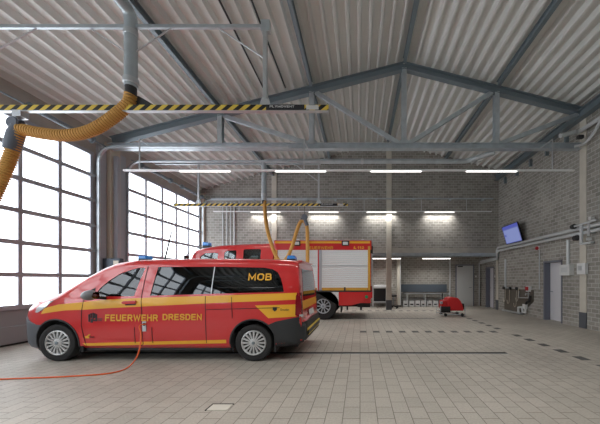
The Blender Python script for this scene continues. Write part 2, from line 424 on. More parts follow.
# left wall: piers and lintel, sectional doors
DL = [(3.75, 8.05), (9.15, 13.42), (-1.4, 2.9), (-6.6, -2.3)]
bm = NB(); zl = roofz(XL)+.05
for a, b in ((Y0, -6.6), (-2.3, -1.4), (2.9, 3.75), (8.05, 9.15), (13.42, YB+.3)): box(bm, XL-.3, XL, a, b, 0, 5.18)
struct('wall_left', bm, 'lintel')
struct('trim_2', B(XL-.3, XL+.02, Y0, YB+.02, 5.18, zl), 'lintel')
rails_z = [.85, 1.59, 2.33, 3.06, 3.80, 4.52, 5.16]
for n, (a, b) in enumerate(DL, 1):
    d = thing('door_%d' % n, None, None, (XL, (a+b)/2, 0), kind='structure')
    bm = NB(); xf = XL+.02
    for z in rails_z: box(bm, xf-.05, xf+.05, a, b, z-.05, z+.05)
    pws = (b-a-.1)/5
    for k in range(6): box(bm, xf-.05, xf+.04, a+.05+k*pws-.042, a+.05+k*pws+.042, .85, 5.16)
    box(bm, xf-.05, xf+.03, a, a+.06, 0, 5.18); box(bm, xf-.05, xf+.03, b-.06, b, 0, 5.18)
    obj('door_frame', bm, 'frame', d)
    obj('window_pane', B(xf-.04, xf-.02, a+.02, b-.02, .85, 5.16), 'pane', d)
    bm = NB()
    box(bm, xf-.05, xf+.01, a, b, .04, .42); box(bm, xf-.05, xf+.01, a, b, .428, .822)
    obj('bottom_panel', bm, 'panel', d)
    obj('seal', B(xf-.05, xf+.02, a, b, 0, .04), 'black', d)
    bm = NB()
    for z in rails_z[:-1]:
        for y in (a+.05, b-.05): box(bm, xf+.05, xf+.09, y-.06, y+.06, z-.03, z+.03); beam(bm, (xf+.08, y-.10, z), (xf+.08, y+.10, z), .02, .02)
    obj('hinge', bm, 'alu', d)
    # guide rails: up the jamb, round the bend, then level into the hall
    for y, zz in ((a-.05, 5.40), (b+.05, 5.40)):
        bm = NB(); xt = XL+.16
        path = [(xt, y, .02), (xt, y, 4.95)]+[(xt+.45-.45*math.cos(t), y, 4.95+.45*math.sin(t)) for t in [math.pi/2*k/8 for k in range(1, 9)]]+[(-2.1, y, zz)]
        for p, q in zip(path, path[1:]): beam(bm, p, q, .07, .05)
        obj('guide_track', bm, 'galv', d)
    bm = NB(); tube(bm, [(XL+.33, a-.1, 5.42), (XL+.33, b+.1, 5.42)], .02, 10)
    obj('drive_shaft', bm, 'steel', d)
    bm = NB()
    for y0, y1 in ((a+.35, a+1.75), (b-1.75, b-.35)):
        L = int((y1-y0)/.02); tube(bm, [(XL+.33, y0+k*.02, 5.42) for k in range(L)], None, 12, rf=lambda i: .062 if i % 2 else .05)
        for y in (y0-.03, y1+.03): lathe(bm, (XL+.33, y-.02, 5.42), (0, 1, 0), [(.10, 0), (.10, .04)], 16)
    obj('torsion_spring', bm, 'steel', d)

# piers between the doors (concrete core with steel frames)
for i, (yc, w) in enumerate(((8.6, .34), (3.32, .3), (13.52, .14))):
    bm = B(XL, XL+.22, yc-w/2, yc+w/2, 0, 5.7)
    tag(obj('concrete_column', bm, 'beige', origin=(XL+.1, yc, 0)),
        ['beige column between the two glazed roller gates', 'beige column left of the nearer glazed gate', 'thin beige column where the glazed gates end at the back wall'][i], 'column')
for (y0, y1, x1, m, lab) in ((8.16, 8.40, .12, 'frame', 'blue grey steel strip on the near side of the pier between the gates'),
                          (8.80, 9.06, .15, 'guide', 'plain grey steel strip on the far side of the pier between the gates')):
    tag(obj('steel_jamb', B(XL, XL+x1, y0, y1, 0, 5.5), m, origin=(XL, (y0+y1)/2, 0)), lab, 'jamb')
bm = NB(); box(bm, XL+.24, XL+.36, 8.50, 8.60, 0, 5.3)
tag(obj('downpipe', bm, 'frame', origin=(XL+.3, 8.55, 0)), 'mauve grey square duct down the front of the pier between gates', 'pipe')

# columns of the back and right side
def column(x0, x1, y0, y1, zt, label, base=True, zb=0):
    t = thing('concrete_column', label, 'column', ((x0+x1)/2, (y0+y1)/2, zb))
    obj('shaft', B(x0, x1, y0, y1, zb, zt), 'concrete_pale', t, bevel=.012)
    if base: obj('base_cap', B(x0-.006, x1+.006, y0-.006, y1+.006, 0, .48), 'bumper', t, label='dark protective base')
column(1.30, 1.56, YB-.05, YB+.1, roofz(1.43)-.05, 'pale concrete column rising beside the end of the fire engine')
column(-4.35, -4.1, YB-.05, YB+.1, roofz(-4.2)-.05, 'pale concrete column in back wall behind the fire engine cab', False)
column(XR-.03, XR+.02, 8.29, 8.54, roofz(XR)-.25, 'pale concrete column in right wall under the end of the truss')
column(XR-.03, XR+.04, 13.60, 13.80, 2.8, 'pale concrete column at the corner below the gallery')

# gallery edge beam
bm = NB(); yb = YB+.0
box(bm, XL+.3, XR, yb-.02, yb+.03, 2.62, 2.80); box(bm, XL+.3, XR, yb-.02, yb+.12, 2.62, 2.635); box(bm, XL+.3, XR, yb-.05, yb+.12, 2.79, 2.80)
tag(obj('steel_beam', bm, 'galv', origin=(0, yb, 2.62)), 'grey steel edge beam along the underside of the gallery', 'beam')

# ================================================================== ROOF STEEL
YT = 8.45
t = thing('roof_truss', 'grey steel roof truss spanning the hall above the vehicles', 'truss', (RX, YT, 5.5))
def tz(x): return 8.02-SL*abs(x-RX)
for x1, in ((XL+.25,), (XR-.05,)):
    bm = NB(); ibeam(bm, (RX, YT, tz(RX)), (x1, YT, tz(x1)), .17, .22); obj('top_chord', bm, 'steel', t)
bm = NB(); ibeam(bm, (XL+.15, YT, 5.56), (XR-.1, YT, 5.56), .18, .18); obj('bottom_chord', bm, 'galv', t)
posts = [1.35, 4.18, -1.48, -4.28]
for x in posts:
    bm = NB(); ibeam(bm, (x, YT, 5.62), (x, YT, tz(x)-.08), .14, .16, .014); obj('post', bm, 'galv', t)
    obj('gusset_plate', prism(NB(), [(x-.17, 5.47), (x+.17, 5.47), (x+.17, 5.7), (x+.06, 5.82), (x-.06, 5.82), (x-.17, 5.7)], YT-.012, YT+.012), 'galv', t)
for (xa, xb) in ((1.5, 4.05), (4.3, 6.7), (1.2, -1.36), (-1.6, -4.2)):
    bm = NB(); beam(bm, (xa, YT, 5.66), (xb, YT, tz(xb)-.1), .09, .12); obj('brace', bm, 'galv', t)
bl = ['the ridge', 'the right slope midway', 'the left slope above the fire van tail', 'the left slope above the near duct']
for x, l in zip(posts, bl):
    bm = NB(); z = roofz(x)-.10; ibeam(bm, (x, Y0+.05, z), (x, YT-.12, z), .10, .17); ibeam(bm, (x, YT+.12, z), (x, YB-.02, z), .10, .17)
    tag(obj('roof_beam', bm, 'steel', origin=(x, 3, z)), 'grey steel beam running lengthwise under '+l, 'beam')
bm = NB(); ibeam(bm, (XR-.13, Y0+.05, roofz(XR)-.33), (XR-.13, YB-.02, roofz(XR)-.33), .2, .26)
tag(obj('roof_beam', bm, 'steel', origin=(XR-.13, 3, 6.5)), 'dark steel eaves beam along the top of the right wall', 'beam')
for x, l in ((-2.83, 'left'), (-2.24, 'right')):
    bm = NB(); z = roofz(x)-.06; tube(bm, [(x, -6, z), (x, YT-.2, z)], .022, 8)
    tag(obj('roof_conduit', bm, 'dark', origin=(x, 1, z)), l+' one of two thin dark pipes running lengthwise under the left roof slope', 'pipe')

# ================================================================== LIGHTS
def lamp(par, x, y, z, L, spread, w):
    d = bpy.data.lights.new('luminaire_light', 'AREA'); d.shape = 'RECTANGLE'; d.size = L; d.size_y = .04; d.energy = w
    d.spread = math.radians(spread); d.color = (1, .965, .92)
    o = bpy.data.objects.new('luminaire_light', d); COL.objects.link(o); o.parent = par; o.location = Vector((x, y, z))-WL[par]
def trunking(y, z, x0, x1, tubes, label, hangers, hz, spread=130, W_=LAMP_W):
    t = thing('light_trunking', label, 'light', ((x0+x1)/2, y, z))
    bm = B(x0, x1, y-.03, y+.03, z, z+.045); obj('housing', bm, 'trunk', t)
    for x in tubes: obj('light_tube', B(x-.72, x+.72, y-.022, y+.022, z-.018, z-.001), 'tube', t)
    for x in tubes: lamp(t, x, y, z-.024, 1.40, spread, W_)
    for x in hangers:
        h = hz(x) if callable(hz) else hz
        obj('hanger', B(x-.012, x+.012, y-.012, y+.012, z+.045, h), 'alu', t)
trunking(7.86, 4.58, -6.75, 6.12, [1.03-2.73*k for k in range(-1, 3)], 'long white lighting trunk crossing the hall in front of truss', [-6.3, -1.6, 5.5], 5.47)
for x in (-6.3, -1.6, 5.5): tag(obj('hanger_arm', B(x-.012, x+.012, 7.85, YT-.09, 5.47, 5.5), 'alu', origin=(x, 8.1, 5.47)), 'thin arm holding the lighting trunk hanger to the truss tie, '+{-6.3: 'left', -1.6: 'middle', 5.5: 'right'}[x]+' one', 'arm')
trunking(13.42, 4.79, -7.15, 6.42, [1.05-2.83*k for k in range(-1, 3)], 'long white lighting trunk close to the back wall', [-5.9, -3.0, .2, 3.0, 5.2], 5.41, 125, LAMP_W*.75)
trunking(2.6, 4.58, -6.75, 6.12, [1.03-2.73*k for k in range(-1, 3)], 'added unseen lighting trunk overhead, nearest the camera, to brighten the hall', [-6.2, -3.0, .2, 2.9, 5.2], lambda x: roofz(x))  # out-of-view trunk, added to raise the hall's light level
trunking(-2.4, 4.58, -6.75, 6.12, [1.03-2.73*k for k in range(-1, 3)], 'added unseen lighting trunk behind the camera, to brighten the hall', [-6.2, -3.0, .2, 2.9, 5.2], lambda x: roofz(x))  # extra trunk behind the camera, added for more ambient light
for x, l in ((1.4, 'short ceiling light under the gallery above the small desk'), (4.0, 'short ceiling light under the gallery above the bench'), (-1.2, 'short ceiling light under the gallery behind the fire engine')):
    t = thing('ceiling_light', l, 'light', (x, 14.4, 2.74))
    obj('housing', B(x-.75, x+.75, 14.37, 14.43, 2.6, 2.64), 'trunk', t); lamp(t, x, 14.4, 2.565, 1.4, 140, LAMP_W*.8)
    obj('light_tube', B(x-.73, x+.73, 14.375, 14.425, 2.57, 2.599), 'tube', t)
    for s in (-.5, .5): obj('hanger', B(x+s-.01, x+s+.01, 14.39, 14.41, 2.64, 2.80), 'alu', t)

# back wall cable rail
bm = NB(); box(bm, XL+.6, XR-.35, 13.39, 13.45, 5.41, 5.47)
t = thing('cable_rail', 'grey cable rail running high along the whole back wall', 'rail', (0, 13.42, 5.4)); obj('rail', bm, 'galv', t)
for x in (-5.2, -2.6, -1.2, .8, 2.6, 4.4, 6.0): obj('bracket', B(x-.05, x+.05, 13.39, YB, 5.35, 5.41), 'galv', t)
for i, x in enumerate((-6.75, -6.55, -6.36, -6.18)):
    tag(obj('wall_conduit', tube(NB(), [(x, YB-.05, .1), (x, YB-.05, 5.3)], .022+.012*(i == 3), 8), 'duct', origin=(x, YB-.05, .1)),
        'vertical grey conduit on the back wall in the left corner', 'conduit', 'four conduits in the back left corner')

# ================================================================== EXHAUST BOOMS
def rail_boom(y, zbar, x0, x1, ztop, posts_x, labels, textx):
    t = thing('overhead_boom', labels[0], 'boom', ((x0+x1)/2, y, zbar))
    obj('bar', B(x0, x1, y-.05, y-.01, zbar-.045, zbar+.045), 'haz', t)
    obj('rail_flange', B(x0, x1, y-.055, y+.01, zbar-.056, zbar-.046), 'alu', t)
    s = .12
    for px in posts_x:
        obj('hanger', B(px-.03, px+.03, y-.03, y+.03, zbar+.16, ztop), 'alu', t)
        obj('hanger_foot', prism(NB(), [(px-.10, zbar+.046), (px+.10, zbar+.046), (px+.035, zbar+.24), (px-.035, zbar+.24)], y-.012, y+.012), 'alu', t)
    # black plate with the lettering, white tag
    obj('name_plate', B(textx, textx+.62, y-.056, y-.051, zbar-.044, zbar+.044), 'blackdecal', t)
    obj('lettering', text_front('PLYMOVENT', textx+.06, zbar-.006, y-.058, .035, .40, .0), 'whitedecal', t)
    obj('white_tag', B(x1-.36, x1-.16, y-.056, y-.051, zbar-.035, zbar+.035), 'whitedecal', t)
    return t
rail_boom(4.5, 4.262, -7.5, -.51, 5.55, [-1.55], ['black and yellow striped boom above the fire van'], -1.52)
t = thing('support_rail', 'grey horizontal support rail high above the fire van', 'rail', (-4.5, 4.5, 5.6))
obj('rail', B(-7.6, -1.48, 4.48, 4.52, 5.585, 5.64), 'galv', t)
for p, q in (((-5.3, 4.5, 5.58), (-6.4, 4.5, 4.98)), ((-4.4, 4.5, 5.58), (-3.75, 4.5, 5.15)), ((-3.1, 4.5, 5.58), (-3.75, 4.5, 5.15)), ((-2.3, 4.5, 5.58), (-1.57, 4.5, 5.1))):
    obj('brace', beam(NB(), p, q, .018, .018), 'alu', t)
obj('bracket', B(-1.61, -1.47, 4.46, 4.54, 5.52, 5.70), 'galv', t)
rail_boom(9.8, 4.14, -6.6, -.43, 5.6, [-5.75, -3.45, -1.47], ['black and yellow striped boom above the fire engine'], -1.42)
t = thing('support_rail', 'grey support rail above the fire engine boom', 'rail', (-3.4, 9.8, 5.6))
obj('rail', B(-7.3, -1.4, 9.77, 9.83, 5.58, 5.64), 'galv', t)
obj('brace', beam(NB(), (-2.3, 9.8, 5.58), (-1.5, 9.8, 5.0), .03, .03), 'alu', t)
# ducts
def duct(name, pts, r, label, n=20, collars=()):
    t = thing(name, label, 'duct', pts[0])
    pp = []
    pts = [Vector(p) for p in pts]
    pp.append(pts[0])
    for a, b, c in zip(pts, pts[1:], pts[2:]):
        d1 = (a-b).normalized(); d2 = (c-b).normalized(); R = r*1.8
        for k in range(7):
            u = k/6; pp.append((b+d1*R)*(1-u)**2+b*2*u*(1-u)+(b+d2*R)*u*u)
    pp.append(pts[-1])
    obj('duct_pipe', tube(NB(), pp, r, n), 'galv', t, smooth=True)
    for c, ax, rr in collars: obj('collar', lathe(NB(), c, ax, [(rr*.9, -.05), (rr, -.04), (rr, .04), (rr*.9, .05)], n), 'alu', t, smooth=True)
    return t
dp = P(131, 92, 4.5); xd = dp.x
t = duct('exhaust_duct', [(xd, 4.5, 4.62), (xd, 4.5, 5.85), (xd, -2.5, 5.85)], .092, 'galvanised vent duct dropping to the striped boom above the van', 24,
     [((xd, 4.5, 5.5), (0, 0, 1), .098), ((xd, 4.5, 4.72), (0, 0, 1), .106)])
bm = NB(); tube(bm, [(xd, 4.5, 4.66), (xd, 4.5, 4.60), (xd, 4.5, 4.46)], [.088, .08, .08], 20); obj('nozzle', bm, 'dark', t, smooth=True)
obj('bracket', prism(NB(), [(xd-.25, 4.33), (xd+.4, 4.33), (xd+.1, 4.5), (xd-.1, 4.5)], 4.53, 4.56), 'dark', t)
xf = P(264, 200, 9.8).x
t = duct('exhaust_duct', [(xf, 9.8, 4.3), (xf, 9.8, 5.70), (3.8, 9.8, 5.70), (4.5, 9.2, 5.75)], .085, 'galvanised vent duct running level then dropping above the fire engine', 20,
     [((xf+1.0, 9.8, 5.7), (1, 0, 0), .10), ((xf+3.5, 9.8, 5.7), (1, 0, 0), .10), ((xf, 9.8, 5.35), (0, 0, 1), .10), ((xf, 9.8, 4.5), (0, 0, 1), .10)])
obj('nozzle', tube(NB(), [(xf, 9.8, 4.32), (xf, 9.8, 4.16)], .075, 16), 'dark', t, smooth=True)
def hose(pts, r, label, pitch, n=16, twist=0):
    cp = resample(spline(pts, 14), pitch/4)
    bm = NB(); tube(bm, cp, None, n, rf=lambda i: r*(.97, 1.0, .97, .80)[i % 4])
    return tag(obj('exhaust_hose', bm, 'hose', origin=pts[0], smooth=True, angle=35), label, 'hose')
D = 4.5
h = [P(131, 95, D), P(128, 104, D), P(112, 118, D), P(90, 131, D), P(65, 135.5, D), P(40, 133, D), P(22, 130, D), P(17, 136, D), P(11, 155, D), P(2, 178, D-.05), P(-10, 205, D-.1), P(-20, 240, D-.15), P(-25, 290, D-.2)]
hose(h, .092, 'thick orange ribbed hose sagging at the upper left beside the gate', .042, 20)
t = thing('hose_saddle', 'dark grey plastic saddle holding the thick hose at the left edge', 'saddle', P(16, 133, D))
c = P(16, 124, D); obj('pulley', lathe(NB(), c-Vector((0, .07, 0)), (0, 1, 0), [(.085, 0), (.10, .02), (.06, .05), (.06, .09), (.10, .12), (.085, .14)], 24), 'cuff', t, smooth=True)
bm = NB(); tube(bm, [P(19, 127, D), P(16, 134, D), P(13, 144, D), P(11.5, 150, D)], [.09, .108, .108, .10], 20); obj('cuff', bm, 'cuff', t, smooth=True)
obj('hook', tube(NB(), [c+Vector((0.02, 0, .08)), P(19, 113, D), P(20, 109, D)], .018, 8), 'alu', t)
obj('trolley', B(P(16.5, 0, D).x, P(25, 0, D).x, D-.06, D+.06, 4.12, 4.222), 'alu', t)
D = 9.72
h = [P(264.5, 201, 9.8), P(265, 212, D), P(267, 228, D), P(271, 243, D), P(276, 256, D), P(281, 261.5, D), P(287, 258, D), P(292.5, 245, D), P(297, 230, D), P(300.5, 222, D), P(304, 221, D), P(306.8, 227, D), P(307.5, 240, D), P(307.5, 262, D), P(307.5, 283, D-.1)]
hose(h, .068, 'orange hose looping down in front of the fire engine cab', .05, 12)
c = P(304.5, 217, D)
t = thing('hose_saddle', 'small dark saddle at the top of the far hose loop', 'saddle', c)
obj('pulley', lathe(NB(), c-Vector((0, .06, 0)), (0, 1, 0), [(.09, 0), (.10, .02), (.06, .04), (.06, .08), (.10, .10), (.09, .12)], 20), 'cuff', t, smooth=True)
obj('cord', tube(NB(), [c, (c.x, c.y, 4.07)], .008, 6), 'dark', t)
bm = NB(); tube(bm, [P(301, 219.5, D), P(304.5, 219.5, D), P(307, 226, D)], [.06, .074, .074], 12); obj('cuff', bm, 'cuff', t, smooth=True)

# ================================================================== VEHICLES
def loft(stations, halfw, ztop, zbot, yc, r0=.16, crown=.035, n_side=14, n_arc=6, mi=0, grow=0):
    bm = NB(); rings = []
    for x in stations:
        zb = zbot(x)-grow; zt = ztop(x)+grow; r = min(r0, (zt-zb)*.35); half = []
        wb = halfw(x, zb+.06)+grow
        half += [(0, zb), (wb*.5, zb), (wb-.05, zb)]
        for k in range(n_side+1):
            z = zb+.05+(zt-r-zb-.05)*k/n_side; half.append((halfw(x, z)+grow, z))
        w = half[-1][0]
        for k in range(1, n_arc+1):
            a = math.pi/2*k/n_arc; half.append((w-r*1.1*(1-math.cos(a)), zt-r+r*math.sin(a)-crown*.0))
        ww = half[-1][0]
        for f in (.75, .45, .15): half.append((ww*f, zt+crown*(1-f*f)))
        half.append((0, zt+crown))
        ring = [bm.verts.new((x, yc-y, z)) for y, z in half]+[bm.verts.new((x, yc+y, z)) for y, z in half[-2:0:-1]]
        rings.append(ring)
    n = len(rings[0])
    for a, b in zip(rings, rings[1:]):
        for k in range(n): bm.faces.new((a[k], a[(k+1) % n], b[(k+1) % n], b[k])).material_index = mi
    bm.faces.new(rings[0][::-1]).material_index = mi; bm.faces.new(rings[-1]).material_index = mi
    bmesh.ops.recalc_face_normals(bm, faces=bm.faces)
    return bm
def tmpobj(bm, mats=('red', 'black')):
    bmesh.ops.recalc_face_normals(bm, faces=bm.faces)
    me = bpy.data.meshes.new('tmp'); bm.to_mesh(me); bm.free()
    for q in mats: me.materials.append(M[q])
    o = bpy.data.objects.new('tmp', me); COL.objects.link(o); return o
def carve(bm, cutters, mats):
    """body minus the cavities, wheel arches and window openings; returns a mesh"""
    o = tmpobj(bm, mats); cs = [tmpobj(c, mats) for c in cutters]
    for c in cs:
        m = o.modifiers.new('b', 'BOOLEAN'); m.operation = 'DIFFERENCE'; m.object = c; m.solver = 'EXACT'
    me = evalmesh(o)
    for q in cs+[o]: bpy.data.objects.remove(q)
    out = NB(); out.from_mesh(me); bpy.data.meshes.remove(me); return out
def bmcopy_bvh(bm): return BVHTree.FromBMesh(bm)

def wheel(parent, c, r, w, rr, spokes, front=-1, tint='rim', name='wheel'):
    """c: centre of outer face; axis along y; front=-1 faces the camera side"""
    c = Vector(c); ax = (0, front, 0)
    R = r
    bm = lathe(NB(), c, ax, [(rr*.96, -w), (R*.9, -w), (R, -w*.85), (R, -w*.15), (R*.96, -.01), (R*.86, .0), (rr*1.06, -.008), (rr*1.0, -.04), (rr*.99, -.07)], 40)
    wo = obj(name, bm, 'tyre', parent, smooth=True, angle=35)
    bm = NB()
    o = c+Vector(ax)*-.018
    # rim ring
    prof_ = [(rr*.90, -.03), (rr*.90, .0), (rr*.95, .012), (rr*1.01, .008), (rr*1.03, -.012), (rr*1.0, -.03)]
    rings = []
    s, u = frame_axes(Vector(ax))
    for q, hh in prof_: rings.append([bm.verts.new(o+Vector(ax)*hh+(s*math.cos(2*math.pi*k/40)+u*math.sin(2*math.pi*k/40))*q) for k in range(40)])
    for a, b in zip(rings, rings[1:]):
        for k in range(40): bm.faces.new((a[k], a[(k+1) % 40], b[(k+1) % 40], b[k]))
    lathe(bm, o, ax, [(rr*.34, -.03), (rr*.34, .004), (rr*.26, .014), (rr*.14, .016)], 24)
    for k in range(spokes):
        a = 2*math.pi*k/spokes; d = s*math.cos(a)+u*math.sin(a); p = d.cross(Vector(ax))
        q = []
        for rad, hw, hh in ((rr*.30, rr*.045, .008), (rr*.94, rr*.085, .002)):
            for sg in (-1, 1): q.append((o+d*rad+p*hw*sg, hh))
        vs = [bm.verts.new(v+Vector(ax)*hh) for v, hh in q]+[bm.verts.new(v-Vector(ax)*.03) for v, hh in q]
        for f in ((0, 1, 3, 2), (4, 6, 7, 5), (0, 2, 6, 4), (1, 5, 7, 3), (2, 3, 7, 6), (0, 4, 5, 1)): bm.faces.new([vs[i] for i in f])
    ro = obj('rim', bm, tint, wo)
    lathe_bm = lathe(NB(), o, ax, [(rr*.13, .0), (rr*.13, .022), (rr*.08, .026)], 16); obj('hub_cap', lathe_bm, 'steel', wo)
    return wo

# ---- fire van
VC = 5.89; CY = VC; vscale = 1
van_top = [(-6.42, .62), (-6.39, .74), (-6.33, .86), (-6.26, .95), (-6.16, 1.025), (-6.02, 1.085), (-5.80, 1.145), (-5.62, 1.185), (-5.45, 1.245), (-5.29, 1.335), (-5.03, 1.52), (-4.76, 1.69), (-4.60, 1.765), (-4.49, 1.80), (-4.35, 1.825), (-4.2, 1.842), (-3.78, 1.862), (-3.0, 1.875), (-2.2, 1.872), (-1.6, 1.86), (-1.22, 1.84), (-1.15, 1.81), (-1.13, 1.77), (-1.07, 1.5), (-1.03, 1.15), (-1.0, .95), (-.985, .74), (-.90, .70), (-.86, .62)]
van_bot = [(-6.42, .36), (-6.34, .27), (-6.2, .22), (-6.0, .20), (-5.0, .24), (-2.4, .24), (-1.6, .26), (-1.2, .30), (-.95, .33), (-.86, .40)]
van_w = [(-6.42, .60), (-6.38, .70), (-6.30, .79), (-6.16, .865), (-6.0, .91), (-5.8, .94), (-5.5, .96), (-5, .965), (-1.6, .965), (-1.25, .955), (-1.1, .93), (-1.0, .90), (-.92, .86), (-.86, .78)]
def nose(x): return (-1.15+(x+1.15)*.55) if x > -1.15 else (x if x > -5.6 else -5.6+(x+5.6)*.90)
van_top = [(nose(a), b) for a, b in van_top]; van_bot = [(nose(a), b) for a, b in van_bot]
van_w = [(-6.339, .50), (-6.31, .61), (-6.25, .72), (-6.14, .81), (-5.98, .875), (-5.8, .92), (-5.6, .95), (-5.3, .965)]+[(nose(a), b) for a, b in van_w[8:]]
def vw(x, z):
    w = prof(van_w, x)
    t = 1.0
    if z < .5: t -= .035*(.5-z)/.3
    if z > 1.10: t -= .20*((z-1.10)/.78)**1.25
    if .60 < z < .78: t += .006
    return w*t
st = sorted(set([p[0] for p in van_top]+[-6.33+i*.08 for i in range(69)]))
st = [x for x in st if x <= -.9905]
body = loft(st, vw, lambda x: prof(van_top, x), lambda x: prof(van_bot, x), VC, r0=.15)
bv = bmcopy_bvh(body)
cav_st = [-5.26, -5.1, -4.9, -4.7, -4.5, -4.3, -4.0, -3, -2, -1.35, -1.17]
cav = loft(cav_st, lambda x, z: vw(x, z)-.055, lambda x: prof(van_top, x)-.075, lambda x: .50, VC, r0=.12, crown=.0, mi=1)
def Q(px, py, D=4.95): p = P(px, py, D); return (p.x, p.z)
win_f = [Q(*q) for q in ((97.5, 297.3, 5.0), (137.5, 296.6, 5.0), (141.5, 268.3), (141, 266.8), (134, 266.5), (127, 268.4), (116, 272.5), (106, 280), (98.6, 287.5), (95.5, 293))]
win_q = [Q(*q) for q in ((80.5, 297.6), (95.6, 297.3), (94.8, 287.5), (91.0, 289.6))]
win_r = [Q(*q) for q in ((149.8, 296.4), (150.8, 284), (152.7, 266.3), (153.5, 265.6), (220, 265.5), (262, 266.4), (271, 268.0), (277, 271.5), (280.8, 278), (283.2, 285), (284.6, 292.0), (283.5, 292.9), (220, 294.6))]
def off2(poly, d):
    cx = sum(p[0] for p in poly)/len(poly); cz = sum(p[1] for p in poly)/len(poly); out = []
    n = len(poly)
    ar = sum(poly[i][0]*poly[(i+1) % n][1]-poly[(i+1) % n][0]*poly[i][1] for i in range(n)); sgn = 1 if ar > 0 else -1
    for i in range(n):
        a, b, c = Vector(poly[i-1]), Vector(poly[i]), Vector(poly[(i+1) % n])
        e1 = (b-a).normalized(); e2 = (c-b).normalized(); nn = Vector((e1.y+e2.y, -(e1.x+e2.x)))*sgn
        nn = nn.normalized() if nn.length > 1e-6 else Vector((0, 0)); out.append((b.x+nn.x*d, b.y+nn.y*d))
    return out
cut = [cav]
for wp in (win_f, win_r): cut.append(prism(NB(), off2(wp, -.018), VC-1.2, VC+1.2, mi=1))
cut.append(prism(NB(), [(VC-.60, 1.29), (VC+.60, 1.29), (VC+.54, 1.71), (VC-.54, 1.71)], -5.65, -4.2, 'x', mi=1))
cut.append(prism(NB(), [(VC-.62, 1.10), (VC+.62, 1.10), (VC+.58, 1.66), (VC-.58, 1.66)], -1.4, -.8, 'x', mi=1))
FW, RW = (-5.46, .335), (-1.92, .335)
for (wx, wz) in (FW, RW):
    for s in (-1, 1):
        y = VC+s*1.05
        cut.append(lathe(NB(), (wx, y, wz+.015), (0, -s, 0), [(.405, 0), (.405, .34)], 48, mi=1))
van = thing('fire_van', 'red and yellow fire brigade van nearest the camera, FEUERWEHR DRESDEN on its side', 'van', (-3.6, VC, 0))
bm = carve(body, cut, ('red', 'interior'))
vb = obj('body', bm, ['red', 'interior'], van, smooth=True, angle=28)
vb.data.materials[1] = M['interior']
def vp(name, poly, m, off=.004, **k):
    smooth = k.pop('smooth', True); lab = k.pop('label', None); par = k.pop('parent', van); st_ = k.pop('step', .09)
    return obj(name, skin_panel(poly, bv, off, step=st_, **k), m, par, smooth=smooth, angle=30, label=lab)
vp('door_window', win_f, 'glassc', -.012, thick=.004, label='clear glass of the front door')
vp('rear_side_window', win_r, 'glassd', -.012, thick=.004, label='dark tinted rear side glass')
x0 = P(212, 0, 4.98).x
vp('window_bar', [(x0-.008, Q(0, 294.3)[1]), (x0+.008, Q(0, 294.3)[1]), (x0+.008, Q(0, 266)[1]), (x0-.008, Q(0, 266)[1])], 'alu', -.005)
vp('quarter_window', win_q, 'black', .002)
# far side panes
for nm, poly, g in (('door_window', win_f, 'glassc'), ('rear_side_window', win_r, 'glassd')):
    vp(nm, poly, g, -.012, thick=.004, start=30)
NX = -6.4
def xpanel(name, poly, m, start, off=-.01, thick=.004, smooth=True, bvh=None, par=None, **k):
    return obj(name, skin_panel(poly, bvh or bv, off, dirv='x', start=start, thick=thick), m, par or van, smooth=smooth, angle=30, **k)
xpanel('windscreen', [(VC-.63, 1.26), (VC+.63, 1.26), (VC+.56, 1.73), (VC-.56, 1.73)], 'glassc', -30)
NX = -1
xpanel('rear_window', [(VC-.66, 1.08), (VC+.66, 1.08), (VC+.60, 1.68), (VC-.60, 1.68)], 'glassd', 30, off=.006)
# rubber surround of the glass as thin trim under the windows
# stripes
band = [Q(*q) for q in ((44, 308.5), (60, 304.3), (85, 302.0), (110, 299.3), (150, 297.6), (220, 295.6), (262, 294), (296.5, 292.8), (296.5, 299.6), (262, 301.1), (220, 302.6), (150, 306), (110, 308.0), (85, 309.6), (66, 310.3), (50, 312.5), (40, 314.2))]
vp('yellow_band', band, 'yellow', .003, thick=.004)
vp('yellow_sill_line', [Q(*q) for q in ((83, 343.2), (120, 342.2), (226.5, 339.6), (226.5, 343.1), (120, 345.2), (85.5, 345.8))], 'yellow', .003, thick=.004)
vp('yellow_block', [Q(*q) for q in ((255.5, 305.3), (296.2, 304.3), (295.8, 316.5), (268.8, 318.0))], 'yellow', .003, thick=.004)
# bumpers
def arc(cx, cz, r, a0, a1, n=12): return [(cx+r*math.cos(math.radians(a0+(a1-a0)*k/n)), cz+r*math.sin(math.radians(a0+(a1-a0)*k/n))) for k in range(n+1)]
vp('front_bumper', [(-6.33, .39), (-6.33, .60), (-6.303, .72), (-6.25, .79), (-6.13, .78), (-6.02, .72), (-5.85, .66)]+arc(*FW, .425, 130, 200, 10)+[(-5.87, .215), (-6.15, .235), (-6.25, .29), (-6.30, .335)], 'bumper', .012, thick=.01, step=.06)
vp('rear_bumper', [(-.993, .42), (-.993, .64), (-1.04, .73), (-1.08, .80), (-1.14, .80), (-1.5, .73), (-1.66, .66)]+arc(*RW, .425, 42, -12, 8)+[(-1.5, .26), (-1.2, .295), (-1.03, .335)], 'bumperd', .012, thick=.01, step=.06)
NX = -.9
for nm, poly in (('rear_bumper', [(VC-.86, .36), (VC+.86, .36), (VC+.86, .70), (VC-.86, .70)]),):
    xpanel(nm, poly, 'bumperd', 30, off=.02, thick=.03)
NX = -6.4
xpanel('front_bumper', [(VC-.45, .38), (VC+.45, .38), (VC+.45, .66), (VC-.45, .66)], 'bumper', -30, off=.002, thick=.03)
xpanel('grille', [(VC-.40, .68), (VC+.40, .68), (VC+.42, .82), (VC-.42, .82)], 'black', -30, off=.004, thick=.02)
